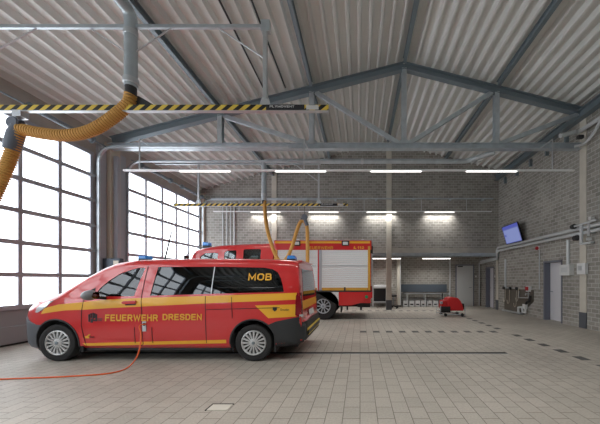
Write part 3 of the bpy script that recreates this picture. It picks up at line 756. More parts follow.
# arches
for (wx, wz) in (FW, RW):
    o_ = arc(wx, wz+.015, .425, 205, -25, 26); i_ = arc(wx, wz+.015, .402, -25, 205, 26)
    vp('wheel_arch_trim', o_+i_, 'bumperd', .010, thick=.012, step=.12)
# mud flaps, sill
obj('mud_flap', B(-5.03, -4.99, VC-.93, VC-.70, .17, .46), 'black', van)
obj('mud_flap', B(-1.55, -1.51, VC-.93, VC-.70, .17, .46), 'black', van)
obj('side_sill', B(-5.0, -2.36, VC-.88, VC+.88, .19, .262), 'bumperd', van)
obj('underbody', B(-5.9, -1.2, VC-.6, VC+.6, .19, .30), 'black', van)
for (wx, wz) in (FW, RW):
    wheel(van, (wx, VC-.945, wz), .335, .22, .222, 16)
    wheel(van, (wx, VC+.945, wz), .335, .22, .222, 16, front=1)
# lights
vp('headlight', [Q(*q) for q in ((33.5, 312.5), (35, 308.8), (41, 304.2), (49, 301.2), (55, 300.4), (50, 304.0), (46, 307.6), (41, 310.6), (36, 312.9))], 'lampclear', .012, thick=.02, step=.05)
vp('tail_light', [(-1.165, .84), (-1.075, .80), (-1.06, .90), (-1.07, 1.12), (-1.085, 1.20), (-1.13, 1.24), (-1.155, 1.18)], 'lampred', .012, thick=.02, step=.06)
NX = -1
xpanel('tail_light', [(VC-.93, .80), (VC-.83, .80), (VC-.80, 1.02), (VC-.80, 1.24), (VC-.90, 1.24)], 'lampred', 30, off=.012, thick=.02)
xpanel('tail_light', [(VC+.93, .80), (VC+.83, .80), (VC+.80, 1.02), (VC+.80, 1.24), (VC+.90, 1.24)], 'lampred', 30, off=.012, thick=.02)
xpanel('tail_light_strip', [(VC-.92, .80), (VC-.82, .80), (VC-.82, .845), (VC-.92, .845)], 'lampclear', 30, off=.02, thick=.02)
xpanel('yellow_band', [(VC-.78, .92), (VC+.78, .92), (VC+.78, 1.08), (VC-.78, 1.08)], 'yellow', 30, off=.008)
xpanel('number_plate', [(VC-.26, .76), (VC+.26, .76), (VC+.26, .87), (VC-.26, .87)], 'whitedecal', 30, off=.02)
obj('reflector_strip', B(-.995, -.965, VC-.70, VC+.70, .44, .56), 'haz', van)
obj('rear_spoiler', B(-1.20, -1.115, VC-.60, VC+.60, 1.82, 1.85), 'red', van, bevel=.01)
# beacons
for (px, D) in ((145.6, 5.75), (292, 5.75)):
    c = P(px, 259.5, D); zb = 1.885
    bm = NB(); prism(bm, [(c.x-.09, zb+.02), (c.x+.085, zb+.02), (c.x+.07, zb+.09), (c.x-.07, zb+.09)], D-.10, D+.10)
    bo = obj('beacon', bm, 'blue', van, bevel=.012); obj('beacon_foot', B(c.x-.085, c.x+.08, D-.09, D+.09, 1.86, zb+.02), 'dark', bo)
a = P(164.5, 260, 5.9); a.z = 1.87
b = P(171.5, 232, 5.9)
obj('antenna', tube(NB(), [a, b], [.016, .012], 8), 'black', van)
# mirror
c = P(89.6, 295.3, 4.72)
bm = NB(); bmesh.ops.create_uvsphere(bm, u_segments=20, v_segments=12, radius=1, matrix=Matrix.Translation(c) @ Matrix.Rotation(math.radians(-14), 4, 'Y') @ Matrix.Diagonal((.105, .12, .088, 1)))
mo = obj('wing_mirror', bm, 'mirrorgrey', van, smooth=True); obj('mirror_arm', beam(NB(), c+Vector((.04, .05, -.04)), (c.x+.08, 4.98, c.z-.07), .05, .05), 'black', mo)
obj('mirror_glass', lathe(NB(), c+Vector((.10, 0, .0)), (1, 0, -.1), [(.062, 0), (.062, .012)], 20), 'glassc', mo)
# handles, gaps, socket
def gap(pts, w=.009):
    for a, b in zip(pts, pts[1:]):
        a, b = Vector(a), Vector(b); d = (b-a).normalized(); n_ = Vector((-d.y, d.x))*w/2
        yield [tuple(a-n_), tuple(b-n_), tuple(b+n_), tuple(a+n_)]
def gaps(pts):
    bm = NB()
    if 1:
        for q in gap(pts):
            s_ = skin_panel(q, bv, .0065, step=.12, thick=.004); me = bpy.data.meshes.new('g'); s_.to_mesh(me); s_.free(); bm.from_mesh(me); bpy.data.meshes.remove(me)
    return bm
paths = [[Q(143.3, 266), Q(142.6, 285), Q(142.2, 297), Q(143.0, 315), Q(143.6, 344), Q(141, 346)],
         [Q(85.2, 299), Q(83.2, 311), Q(83.2, 325), Q(86.5, 346)],
         [Q(206, 296), Q(207, 343)], [Q(232, 297), Q(233, 318)],
         [Q(207, 309.5), Q(280, 307.5)],
         [Q(135.8, 327), Q(135.8, 343)], [Q(153, 327), Q(153.4, 343)]]
for pth in paths: obj('door_gap', gaps(pth), 'black', van)
vp('door_handle', [Q(*q) for q in ((124, 301.9), (126, 300.9), (137, 300.5), (138.3, 301.8), (137, 303.5), (126, 304.0), (124, 303.2))], 'red', .028, thick=.03, step=.05)
vp('handle_recess', [Q(*q) for q in ((126, 303.0), (137.5, 302.4), (137, 304.9), (127, 305.3))], 'black', .008)
vp('charging_socket', [Q(*q) for q in ((144, 321.2), (147.6, 321.2), (147.6, 331), (144, 331))], 'alu', .012)
vp('socket_cap', [Q(*q) for q in ((145, 322.6), (147, 322.6), (147, 325.4), (145, 325.4))], 'black', .016)
# lettering
def skin_text(s, px, py, h, w, m, name='lettering', off=.008, bold=.035):
    x0, z0 = Q(px, py); bm = text_bm(s, h, w, bold)
    for v in bm.verts: v.co = Vector((x0+v.co.x, 0, z0+v.co.y))
    for v in bm.verts:
        hh = bv.ray_cast(Vector((v.co.x, -30, v.co.z)), Vector((0, 1, 0)))[0]; v.co.y = (hh.y if hh else VC-.96)-off
    r = bmesh.ops.extrude_face_region(bm, geom=bm.faces[:])
    for e in r['geom']:
        if isinstance(e, bmesh.types.BMVert): e.co.y -= .002
    return obj(name, bm, m, van)
skin_text('FEUERWEHR', 107, 320.8, .118, .94, 'gold_decal')
skin_text('DRESDEN', 164, 319.9, .112, .70, 'gold_decal')
skin_text('MOB', 247, 280.4, .128, .425, 'gold_decal', off=.008)
skin_text('112', 91.5, 337.6, .028, .07, 'blackdecal', bold=.01)
vp('telephone_mark', [Q(*q) for q in ((86.3, 338), (90.3, 338), (90, 336), (91.8, 334.3), (90.8, 333.8), (88.5, 335.6), (86.4, 336))], 'gold_decal', .008)
skin_text('Dresden', 281, 310.5, .038, .15, 'blackdecal', bold=.0)
vp('city_crest', [Q(*q) for q in ((273.2, 307), (277.4, 307), (277.4, 309.6), (275.3, 311.4), (273.2, 309.6))], 'blackdecal', .008)
bmk = NB()
for i, (a0, b0, a1, b1) in enumerate(((90.2, 314.2, 91.4, 321.5), (92.2, 313.0, 93.2, 318), (94.2, 312.5, 95.2, 319), (95.8, 313, 96.8, 318), (97.4, 314, 98.6, 321), (92.4, 318.6, 94.6, 322.4), (99.2, 318.2, 103.8, 319.2), (99.2, 320, 103.4, 320.7), (95.2, 319.3, 97, 321))):
    xa, za = Q(a0, b0); xb, zb_ = Q(a1, b1); box(bmk, xa, xb, VC-.9765, VC-.968, zb_, za)
obj('city_emblem', bmk, 'blackdecal', van)
# interior: seats, wheel, dashboard
def seat(x, y, par):
    bm = NB(); box(bm, x-.28, x+.24, y-.24, y+.24, .62, .78); 
    prism(bm, [(x+.10, .74), (x+.24, .74), (x+.36, 1.34), (x+.24, 1.34)], y-.23, y+.23)
    s_ = obj('seat', bm, 'seat', par, bevel=.03)
    obj('head_rest', B(x+.26, x+.36, y-.13, y+.13, 1.40, 1.60), 'seat', s_, bevel=.03)
for x in (-4.15, -3.2, -2.3):
    for y in (VC-.45, VC+.45): seat(x, y, van)
obj('dashboard', B(-5.2, -4.85, VC-.78, VC+.78, .9, 1.18), 'dark', van, bevel=.03)
bm = NB(); bmesh.ops.create_cone(bm, cap_ends=False, segments=28, radius1=.19, radius2=.19, depth=.025, matrix=Matrix.Translation((-4.72, VC-.42, 1.14)) @ Matrix.Rotation(math.radians(-62), 4, 'Y'))
r = bmesh.ops.solidify(bm, geom=bm.faces[:], thickness=.02); obj('steering_wheel', bm, 'black', van)

# charging cable
sk = P(146, 324, 4.90)
def GP(px, py, z=.012):
    D = (EYE-z)*F/(py-VY); return Vector(((px-VX)*D/F, D, z))
pts = [sk, sk+Vector((-.05, -.08, -.02)), P(141, 335, 4.78), P(139.5, 349, 4.68), P(135, 360, 4.60), GP(127, 368), GP(116, 372), GP(98, 374.5), GP(60, 376.8), GP(25, 378.2), GP(0, 379.2), GP(-30, 381)]
tag(obj('charging_cable', tube(NB(), spline(pts, 10), .011, 8), 'cable', origin=tuple(sk), smooth=True), 'thin orange charging cable from the van door trailing left across the paving', 'cable')

# ---- fire engine
TC = 11.35; TF = 10.10; CY = TC
tr = thing('fire_engine', 'large red fire engine with silver roller shutters behind the van', 'fire engine', (-2.9, TC, 0))
def R_(px, py, D=10.1): p = P(px, py, D); return (p.x, p.z)
cab_top = [(-6.28, 1.7), (-6.24, 2.05), (-6.19, 2.32), (-6.12, 2.50), (-6.02, 2.61), (-5.80, 2.69), (-5.3, 2.765), (-4.6, 2.81), (-3.9, 2.84), (-3.22, 2.86)]
cab_top = [(a-.09 if a < -5.9 else a, b) for a, b in cab_top]
cab_w = [(-6.37, 1.12), (-6.28, 1.20), (-6.1, 1.235), (-5.7, 1.235), (-3.22, 1.245)]
def cw(x, z):
    w = prof(cab_w, x)
    return w-(.16*((z-1.7)/1.15)**1.4 if z > 1.7 else 0)
cst = sorted(set([p[0] for p in cab_top]+[-6.37+.15*i for i in range(21)]))
cst = [x for x in cst if x <= -3.22]
cab = loft(cst, cw, lambda x: prof(cab_top, x), lambda x: .55, TC, r0=.18)
bv = bmcopy_bvh(cab)
ccav = loft([-6.1, -5.95, -5.6, -5, -4, -3.3], lambda x, z: cw(x, z)-.07, lambda x: prof(cab_top, x)-.12, lambda x: 1.1, TC, r0=.15, crown=0, mi=1)
w1 = [R_(*q) for q in ((197, 268), (217, 268), (217, 252.6), (213, 251.8), (203, 252.6), (198.5, 256))]
w2 = [R_(*q) for q in ((222.6, 268), (235.6, 268), (235.6, 250.5), (234, 249.4), (225.5, 249.8), (222.6, 252))]
w3 = [R_(*q) for q in ((241.8, 268), (260.3, 268), (260.3, 249.4), (258.5, 248.2), (243.5, 248.4), (241.8, 249.6))]
cut = [ccav]+[prism(NB(), off2(w, -.02), TC-1.6, TC+1.6, mi=1) for w in (w1, w2, w3)]
cut.append(prism(NB(), [(TC-1.0, 1.75), (TC+1.0, 1.75), (TC+.95, 2.45), (TC-.95, 2.45)], -6.6, -5.7, 'x', mi=1))
for s in (-1, 1): cut.append(lathe(NB(), (-5.15, TC+s*1.4, .52), (0, -s, 0), [(.62, 0), (.62, .5)], 40, mi=1))
bm = carve(cab, cut, ('red', 'interior')); obj('cab', bm, ['red', 'interior'], tr, smooth=True, angle=28)
def tp(name, poly, m, off=.004, **k):
    return obj(name, skin_panel(poly, bv, off, **k), m, tr, smooth=True, angle=30)
for w in (w1, w2, w3):
    tp('cab_window', w, 'glassc', -.02, thick=.006); tp('cab_window', w, 'glassc', -.02, thick=.006, start=30)
NX = -6.2
obj('windscreen', skin_panel([(TC-1.03, 1.72), (TC+1.03, 1.72), (TC+.97, 2.48), (TC-.97, 2.48)], bv, -.01, dirv='x', thick=.006), 'glassc', tr, smooth=True)
obj('cab_bumper', B(-6.42, -6.1, TC-1.2, TC+1.2, .38, .85), 'white', tr, bevel=.05)
for x in (-5.1, -4.1):
    for y in (TC-.7, TC+.7):
        bm = NB(); box(bm, x-.3, x+.25, y-.25, y+.25, 1.15, 1.5); box(bm, x+.15, x+.3, y-.25, y+.25, 1.5, 2.05); so = obj('seat', bm, 'seat', tr, bevel=.04)
        obj('head_rest', B(x+.18, x+.30, y-.14, y+.14, 2.1, 2.35), 'seat', so, bevel=.04)
bc = P(207.2, 244, 10.7)
bo = obj('beacon', prism(NB(), [(bc.x-.125, 2.80), (bc.x+.125, 2.80), (bc.x+.11, 2.93), (bc.x-.11, 2.93)], bc.y-.12, bc.y+.12), 'blue', tr, bevel=.02)
obj('beacon_foot', B(bc.x-.12, bc.x+.12, bc.y-.11, bc.y+.11, 2.70, 2.80), 'dark', bo)
bo = obj('beacon', B(bc.x-.125, bc.x+.125, 11.9, 12.14, 2.80, 2.93), 'blue', tr, bevel=.02)
# mirrors
bm = NB(); tube(bm, [R3 for R3 in ((-6.05, 10.28, 2.42), (-6.22, 10.05, 2.46), (-6.28, 9.98, 2.40), (-6.28, 9.98, 1.7))], .018, 8); mo = obj('mirror_arm', bm, 'black', tr)
obj('mirror', B(-6.33, -6.25, 9.86, 10.06, 1.95, 2.36), 'black', mo, bevel=.02)
# box body
bx0, bx1 = -3.16, .40; zt = 2.90
BK = lambda y: EYE+(VY-y)*10.1/F
red_b = BK(250); sh_b = BK(288); ysb = BK(290.4)
hb = NB(); box(hb, bx0, bx1, TF+.02, TC+1.25, .62, zt)
hb2 = carve(hb, [lathe(NB(), (-1.36, TF-.1, .52), (0, 1, 0), [(.60, 0), (.60, .75)], 40, mi=1)], ('red', 'black'))
obj('equipment_box', hb2, ['red', 'black'], tr)
obj('roof_rail', B(bx0, bx1+.02, TF-.01, TF+.05, BK(249.8), BK(240.3)), 'red', tr, bevel=.01)
obj('orange_light_strip', B(bx0+.05, P(342, 0, 10.1).x-.02, TF-.02, TF-.009, BK(243.4), BK(241.3)), 'yellow', tr)
obj('orange_light_strip', B(P(349, 0, 10.1).x+.02, bx1-.03, TF-.02, TF-.009, BK(243.4), BK(241.3)), 'yellow', tr)
obj('roof_edge', B(bx0, bx1, TF+.0, TC+1.25, zt, zt+.045), 'alu', tr)
for x in (-2.3, -.9, .1): obj('roof_fitting', B(x-.05, x+.05, TF+.1, TF+.2, zt+.04, zt+.09), 'alu', tr)
for px in (345.5, 297):
    c = P(px, 243, 10.1); fo = obj('work_light', B(c.x-.13, c.x+.13, TF-.045, TF-.0, BK(245.8), BK(240.8)), 'black', tr)
    obj('lens', B(c.x-.09, c.x+.09, TF-.052, TF-.044, BK(244.9), BK(241.9)), 'lampclear', fo)
def shut(a, b):
    bm = NB(); z = sh_b
    while z < red_b-.01:
        z2 = min(z+.075, red_b); prism(bm, [(TF-.0, z+.002), (TF-.012, z+.014), (TF-.012, z2-.010), (TF-.0, z2-.001), (TF+.03, z2-.001), (TF+.03, z+.002)], a, b, 'x'); z = z2
    return bm
xa, xb, xc, xd_ = P(275, 0, 10.1).x, P(317, 0, 10.1).x, P(321.8, 0, 10.1).x, P(367.9, 0, 10.1).x
for a, b in ((xa+.1, xb), (xc, xd_)):
    so = obj('roller_shutter', shut(a, b), 'shutter', tr); obj('shutter_bar', B(a+.02, b-.02, TF-.028, TF-.01, sh_b+.80, sh_b+.825), 'alu', so)
    obj('shutter_handle', B(a+.02, b-.02, TF-.03, TF-.01, ysb, sh_b+.01), 'ygold', so, label='yellow bottom bar')
    obj('latch', B((a+b)/2-.03, (a+b)/2+.03, TF-.04, TF-.01, ysb-.02, sh_b+.03), 'dark', so)
obj('shutter_guide', B(xb, xb+.03, TF-.03, TF+.02, ysb, red_b), 'white', tr)
obj('red_line', B(xb+.03, xb+.075, TF-.025, TF+.02, ysb, red_b), 'red', tr)
obj('shutter_guide', B(xb+.075, xc, TF-.03, TF+.02, ysb, red_b), 'frame', tr)
obj('edge_strip', B(xd_, P(370.2, 0, 10.1).x, TF-.03, TF+.02, ysb, BK(246.3)), 'ygold', tr)
obj('edge_strip', B(xa-.02, xa+.08, TF-.03, TF+.02, ysb, red_b), 'ygold', tr)
obj('lower_rail', B(bx0, bx1, TF-.015, TF+.02, BK(292), BK(290.4)), 'dark', tr)
wa = (-1.36, .51)
poly = [(P(338.7, 0, 10.1).x, BK(305.5)), (P(338.7, 0, 10.1).x, BK(292)), (-2.0, BK(292)), (-2.0, .95)]+arc(*wa, .60, 135, 2, 16)
obj('arch_panel', prism(NB(), poly, TF-.01, TF+.03), 'white', tr)
obj('side_panel', prism(NB(), [R_(*q) for q in ((338.8, 292), (363.2, 292), (363.2, 302.2), (351.5, 305.4), (338.8, 305.4))], TF-.015, TF+.03), 'red', tr)
obj('side_panel', prism(NB(), [R_(*q) for q in ((363.5, 292), (372.4, 292), (372.4, 297.6), (363.5, 302.0))], TF-.012, TF+.03), 'reddull', tr)
obj('green_marker', lathe(NB(), P(366.5, 296.8, TF-.012), (0, -1, 0), [(.06, 0), (.06, .02)], 16), 'green', tr)
obj('mud_flap', B(-.72, -.68, TF+.05, TF+.6, .28, .75), 'black', tr)
obj('tow_step', B(-.1, .38, TF+.2, TC+.9, .45, .62), 'dark', tr)
obj('underrun_bracket', B(-.5, -.44, TF+.1, TF+.16, .36, .64), 'dark', tr); obj('underrun_bracket', B(.0, .08, TF+.08, TF+.2, .36, .62), 'dark', tr)
bm = NB()
for x in (.45, ):
    for y in (TF+.06, TF+.42): tube(bm, [(x, y, .75), (x, y, 2.98)], .018, 8)
    for k in range(8): tube(bm, [(x, TF+.06, .85+k*.28), (x, TF+.42, .85+k*.28)], .012, 6)
    for z in (.9, 2.7): box(bm, .38, x, TF+.05, TF+.08, z, z+.03)
obj('rear_ladder', bm, 'galv', tr)
obj('rear_light', B(.38, .47, TF+.0, TF+.08, 2.45, 2.72), 'black', tr); obj('rear_light', B(.38, .44, TF+.0, TF+.08, .95, 1.25), 'lampred', tr)
for s, c in ((-1, TF+.03), (1, TC+1.2)):
    for wx in (-1.36, -5.15): wheel(tr, (wx, c, .505), .505, .30, .27, 10, front=s, tint='guide')
obj('lettering', text_front('FEUERWEHR', P(306.5, 0, 10.1).x, BK(249.3), TF-.012, .105, .98, .03), 'gold_decal', tr)
obj('lettering', text_front('112', P(357.5, 0, 10.1).x, BK(248.8), TF-.012, .085, .24, .03), 'gold_decal', tr)
a = R_(353.6, 248.8); obj('telephone_mark', prism(NB(), [a, (a[0]+.10, a[1]), (a[0]+.09, a[1]+.03), (a[0]+.04, a[1]+.03), (a[0]+.06, a[1]+.10), (a[0]+.01, a[1]+.08)], TF-.015, TF-.01), 'gold_decal', tr)
obj('chassis', B(-5.9, .2, TC-.8, TC+.8, .45, .62), 'black', tr)

# ================================================================== RIGHT WALL
for z, r_, l in ((3.04, .052, 'upper'), (2.89, .052, 'lower')):
    y1 = YB-.2
    pts = [(XR-.12, -6, z), (XR-.12, y1, z), (XR-.12, y1+.12, z-.12), (XR-.12, y1+.12, 2.50 if l == 'lower' else 2.56), (XR-.12, 15.3, 2.40 if l == 'lower' else 2.5)]
    t = thing('wall_pipe', l+' of the two grey pipes running along the right wall', 'pipe', pts[1])
    obj('pipe', tube(NB(), pts, r_, 12), 'duct', t, smooth=True)
    for y in (2, 4, 6, 8, 10, 12): obj('clamp', B(XR-.14, XR, y-.02, y+.02, z-.055, z+.055), 'galv', t)
# TV
c1, c2, c3, c4 = Vector((6.65, 12.48, 3.07)), Vector((6.65, 11.25, 3.07)), Vector((6.42, 11.25, 3.86)), Vector((6.42, 12.48, 3.86))
t = thing('wall_television', 'blue lit television tilted down from the right wall above the pipes', 'television', (6.6, 11.87, 3.07))
nrm = (c2-c1).cross(c4-c1).normalized()
if nrm.x > 0: nrm = -nrm
def quad(f, o1, o2, name, m, par):
    (u0, u1, v0, v1) = f; bm = NB()
    q = [c1+(c2-c1)*u+(c4-c1)*v for u, v in ((u0, v0), (u1, v0), (u1, v1), (u0, v1))]
    vs = [bm.verts.new(p+nrm*o1) for p in q]+[bm.verts.new(p+nrm*o2) for p in q]
    for g in ((0, 1, 2, 3), (7, 6, 5, 4), (0, 4, 5, 1), (1, 5, 6, 2), (2, 6, 7, 3), (3, 7, 4, 0)): bm.faces.new([vs[i] for i in g])
    return obj(name, bm, m, par)
quad((0, 1, 0, 1), -.06, 0, 'housing', 'screenframe', t)
sc_ = quad((.02, .98, .03, .97), 0, .003, 'screen', 'screen', t)
quad((.02, .98, .80, .97), .003, .004, 'title_bar', 'screend', sc_)
quad((.05, .95, .07, .76), .003, .004, 'slide', 'screenw', sc_)
quad((.05, .17, .42, .52), .004, .005, 'picture', 'screend', sc_)
obj('bracket', beam(NB(), (6.6, 11.87, 3.45), (6.84, 11.87, 3.45), .1, .1), 'dark', t)

# sink and wash board
t = thing('wash_board', 'brown splash board with hanging hoses low on the right wall', 'splash board', (XR, 12, .05))
yA, yB_ = 10.82, 12.97
obj('panel', prism(NB(), [(10.82, .62), (11.3, .30), (11.5, .10), (12.97, .06), (12.97, 1.07), (10.82, 1.07)], XR-.03, XR, 'x'), 'brownpanel', t)
obj('tray', B(XR-.14, XR-.03, 11.5, 13.0, .03, .09), 'alu', t)
for y, z in ((12.8, .45), (12.45, .40), (11.9, .3), (11.75, .55)):
    obj('hanging_hose', tube(NB(), spline([(XR-.06, y, 1.12), (XR-.10, y-.05, .9), (XR-.08, y+.02, z+.1), (XR-.09, y+.12, z), (XR-.08, y+.2, z+.15)], 6), .009, 6), 'beige', t)
for y in (12.85, 12.3, 11.8): obj('hose_reel', lathe(NB(), (XR-.10, y, 1.10), (-1, 0, 0), [(.07, 0), (.07, .06)], 14), 'dark', t)
obj('shelf', B(XR-.10, XR, 11.9, 12.8, 1.09, 1.13), 'alu', t)
t = thing('tap_fitting', 'red and white tap fitting beside the brown splash board', 'tap', (XR, 11.0, .9))
obj('tap_body', B(XR-.12, XR, 10.95, 11.15, 1.0, 1.22), 'white', t)
obj('tap_handle', B(XR-.16, XR-.12, 10.98, 11.04, 1.05, 1.2), 'signal', t); obj('tap_handle', B(XR-.16, XR-.12, 11.08, 11.13, 1.05, 1.2), 'signal', t)
obj('pipe', tube(NB(), [(XR-.08, 11.05, 1.0), (XR-.08, 11.05, .75), (XR-.08, 11.7, .72), (XR-.08, 11.7, 1.0)], .018, 8), 'alu', t)
obj('spout', tube(NB(), [(XR-.1, 10.95, .92), (XR-.25, 10.95, .92), (XR-.25, 10.95, .86)], .02, 8), 'alu', t)
t = thing('waste_trap', 'white plastic waste pipe below the tap on the right wall', 'waste pipe', (XR, 11.4, .1))
obj('pipe', tube(NB(), [(XR-.1, 11.7, .1), (XR-.1, 11.7, .3), (XR-.1, 11.45, .34), (XR-.1, 11.4, .14), (XR-.1, 11.2, .14), (XR-.1, 11.2, .40)], .045, 10), 'white', t)
obj('cup', B(XR-.16, XR-.04, 11.16, 11.32, .30, .48), 'white', t); obj('elbow', tube(NB(), [(XR-.1, 11.2, .48), (XR-.1, 11.1, .6), (XR-.1, 10.95, .62), (XR-.1, 10.9, .85)], .045, 8), 'dark', t)

def conduit(y, z0, z1, r_, l): tag(obj('wall_conduit', tube(NB(), [(XR-.03, y, z0), (XR-.03, y, z1)], r_, 8), 'duct', origin=(XR-.03, y, z0)), l, 'conduit')
conduit(12.88, 1.05, 2.45, .045, 'thick grey conduit rising from the left end of the splash board')
conduit(10.44, 1.1, 2.62, .02, 'thin grey conduit below the red alarm')
conduit(9.0, 1.98, 2.78, .05, 'wide grey conduit above the white control cabinet')
t = thing('alarm_sounder', 'small red alarm on the right wall below the pipes', 'alarm', (XR, 10.56, 2.65)); obj('housing', lathe(NB(), (XR, 10.56, 2.69), (-1, 0, 0), [(.07, 0), (.07, .06), (.05, .09)], 16), 'signal', t); obj('base', B(XR-.02, XR, 10.48, 10.64, 2.62, 2.76), 'white', t)
def cabinet(y0, y1, z0, z1, dx, lab, X=XR):
    t = thing('control_cabinet', lab, 'cabinet', (X, (y0+y1)/2, z0)); obj('housing', B(X-dx, X, y0, y1, z0, z1), 'white', t, bevel=.008)
    return t
t = cabinet(8.78, 9.22, 1.62, 1.97, .16, 'white control cabinet on the right wall between door and column')
obj('display', B(XR-.165, XR-.16, 8.92, 9.14, 1.72, 1.88), 'duct', t); obj('label_plate', B(XR-.165, XR-.16, 8.86, 8.90, 1.72, 1.9), 'alu', t)
t = cabinet(8.20, 8.52, 1.64, 1.98, .10, 'white cabinet mounted on the pale column at the right', XR-.03)
obj('display', B(XR-.135, XR-.13, 8.30, 8.46, 1.76, 1.9), 'alu', t)
t = thing('pipe_rack', 'grey bracket with fittings on the column where pipes pass', 'bracket', (XR-.1, 8.3, 2.6))
obj('upright', B(XR-.22, XR-.17, 8.22, 8.30, 2.55, 3.14), 'duct', t); obj('arm', B(XR-.22, XR-.1, 7.9, 8.30, 2.53, 2.58), 'duct', t)
obj('upright', B(XR-.22, XR-.17, 7.98, 8.02, 2.75, 3.14), 'duct', t)
obj('elbow', tube(NB(), [(XR-.22, 8.60, 3.12), (XR-.22, 8.3, 3.13), (XR-.22, 7.7, 3.16)], .03, 8), 'duct', t)
obj('valve', lathe(NB(), (XR-.2, 8.62, 3.13), (0, -1, 0), [(.07, 0), (.08, .1), (.05, .14)], 12), 'dark', t)
obj('valve', lathe(NB(), (XR-.2, 8.52, 2.76), (0, -1, 0), [(.08, 0), (.09, .12), (.05, .16)], 12), 'dark', t)
obj('sensor', B(XR-.2, XR-.1, 7.9, 8.0, 3.22, 3.3), 'white', t); obj('sensor', B(XR-.2, XR-.1, 8.0, 8.08, 2.63, 2.7), 'white', t)

# high pipework at the right end of the truss
t = thing('roof_pipework', 'grey pipes and dark fitting at right end of the truss tie', 'pipework', (6.4, 8.2, 5.6))
obj('pipe', tube(NB(), spline([(6.0, 8.25, 5.80), (6.4, 8.25, 5.9), (6.68, 7.9, 5.98), (6.70, 3.0, 6.0)], 6), .06, 10), 'duct', t, smooth=True)
obj('pipe', tube(NB(), spline([(6.4, 8.2, 5.45), (6.62, 8.1, 5.50), (6.70, 7.8, 5.75), (6.70, 7.6, 6.1)], 6), .04, 8), 'duct', t, smooth=True)
obj('fitting', B(6.45, 6.6, 8.1, 8.2, 5.66, 5.75), 'dark', t)
for i in range(5):
    y = 9.0+i*.95
    tag(obj('beam_bracket', B(XR-.12, XR-.0, y, y+.06, 5.98, 6.26), 'steel', origin=(XR, y, 5.98)), 'small dark bracket under the eaves beam on the right wall', 'bracket', 'brackets under the right eaves beam')

# ================================================================== RECESS UNDER THE GALLERY
def G(px, py, D): p = P(px, py, D); return p
t = thing('small_desk', 'narrow grey metal desk under the gallery right beside the fire engine', 'desk', (1.2, 15.0, 0))
D = 14.9; xa, xb = G(372.5, 0, D).x, G(391, 0, D).x
obj('desk_top', B(xa, xb, 14.6, 15.3, 1.04, 1.10), 'alu', t)
for x in (xa, xa+.75): 
    for y in (14.62, 15.25): obj('leg', B(x, x+.05, y-.02, y+.03, 0, 1.04), 'duct', t)
obj('shelf', B(xa+.05, xa+.8, 14.65, 15.25, .25, .29), 'duct', t); obj('back_panel', B(xa, xa+.8, 15.27, 15.3, .25, 1.0), 'dark', t)
tag(obj('paper_stack', B(xa+.05, xa+.75, 14.7, 15.1, 1.101, 1.20), 'white', origin=(1, 15, 1.101), bevel=.01), 'white stack lying on the small grey desk', 'papers')
tag(obj('white_box', B(G(389.3, 0, 15.0).x, G(392.4, 0, 15.0).x, 15.0, 15.15, 1.101, 1.29), 'white', origin=(1.7, 15, 1.101)), 'small white box at the right end of the desk', 'box')
t = thing('swivel_stool', 'black swivel stool on castors right of the concrete column', 'stool', (1.85, 14.5, 0))
cx, cy = G(393.2, 0, 14.3).x, 14.3
obj('seat', lathe(NB(), (cx, cy, .60), (0, 0, 1), [(.15, 0), (.19, .03), (.19, .08), (.15, .11)], 24), 'black', t, smooth=True)
obj('backrest', tube(NB(), [(cx-.12, cy-.1, .85), (cx-.16, cy+.05, .86), (cx-.1, cy+.18, .85)], .045, 8), 'black', t)
obj('back_post', beam(NB(), (cx-.02, cy, .66), (cx-.15, cy+.03, .86), .03, .03), 'black', t)
obj('column', tube(NB(), [(cx, cy, .12), (cx, cy, .62)], .025, 10), 'steel', t)
for k in range(5):
    a = 2*math.pi*k/5+.3; e = Vector((cx+.26*math.cos(a), cy+.26*math.sin(a), .08))
    lo = obj('leg', beam(NB(), (cx, cy, .14), e, .04, .03), 'black', t); obj('castor', lathe(NB(), e-Vector((0, .02, .045)), (0, 1, 0), [(.034, 0), (.034, .04)], 12), 'black', lo)
t = thing('locker_post', 'pale vertical board standing between stool and bench', 'post', (2.2, 15.1, 0))
x0_ = G(397.6, 0, 15.0).x; x1_ = G(401, 0, 15.0).x
obj('board', B(x0_, x1_-.06, 15.0, 15.4, .1, 2.6), 'concrete_pale', t); obj('edge_strip', B(x1_-.06, x1_, 15.02, 15.38, .1, 2.6), 'duct', t); obj('foot', B(x0_, x1_, 15.0, 15.4, 0, .1), 'dark', t)
t = thing('long_bench', 'long bench with dark grey backboard against the recess wall', 'bench', (3.5, 15.2, 0))
bx0_, bx1_ = G(401, 0, 15.4).x, G(447, 0, 15.4).x
obj('backboard', B(bx0_, bx1_, 15.44, 15.52, .80, 1.23), 'bench', t)
obj('seat', B(bx0_+.15, bx1_-.02, 14.95, 15.42, .70, .745), 'alu', t)
for x in (bx0_+.3, bx0_+1.25, bx1_-.35):
    for y in (15.0, 15.36): obj('leg', B(x-.025, x+.025, y-.02, y+.02, 0, .70), 'duct', t)
obj('shelf', B(bx0_+.05, bx1_-.1, 15.1, 15.42, .40, .43), 'duct', t)
cr = None; n = 7; wq = (bx1_-bx0_-.3)/n
for k in range(n):
    x = bx0_+.08+k*wq
    if cr is None:
        cr = thing('storage_crate', 'low white crate with dark slot under the long bench', 'crate', (x, 15.15, 0), 'white crates under the bench')
        obj('box', B(x, x+wq-.06, 15.05, 15.35, .02, .34), 'white', cr); obj('slot', B(x+.05, x+wq-.11, 15.044, 15.05, .10, .17), 'dark', cr)
    else:
        r_ = cr.copy(); COL.objects.link(r_); r_.location.x = x
        for ch in list(cr.children):
            q = ch.copy(); COL.objects.link(q); q.parent = r_
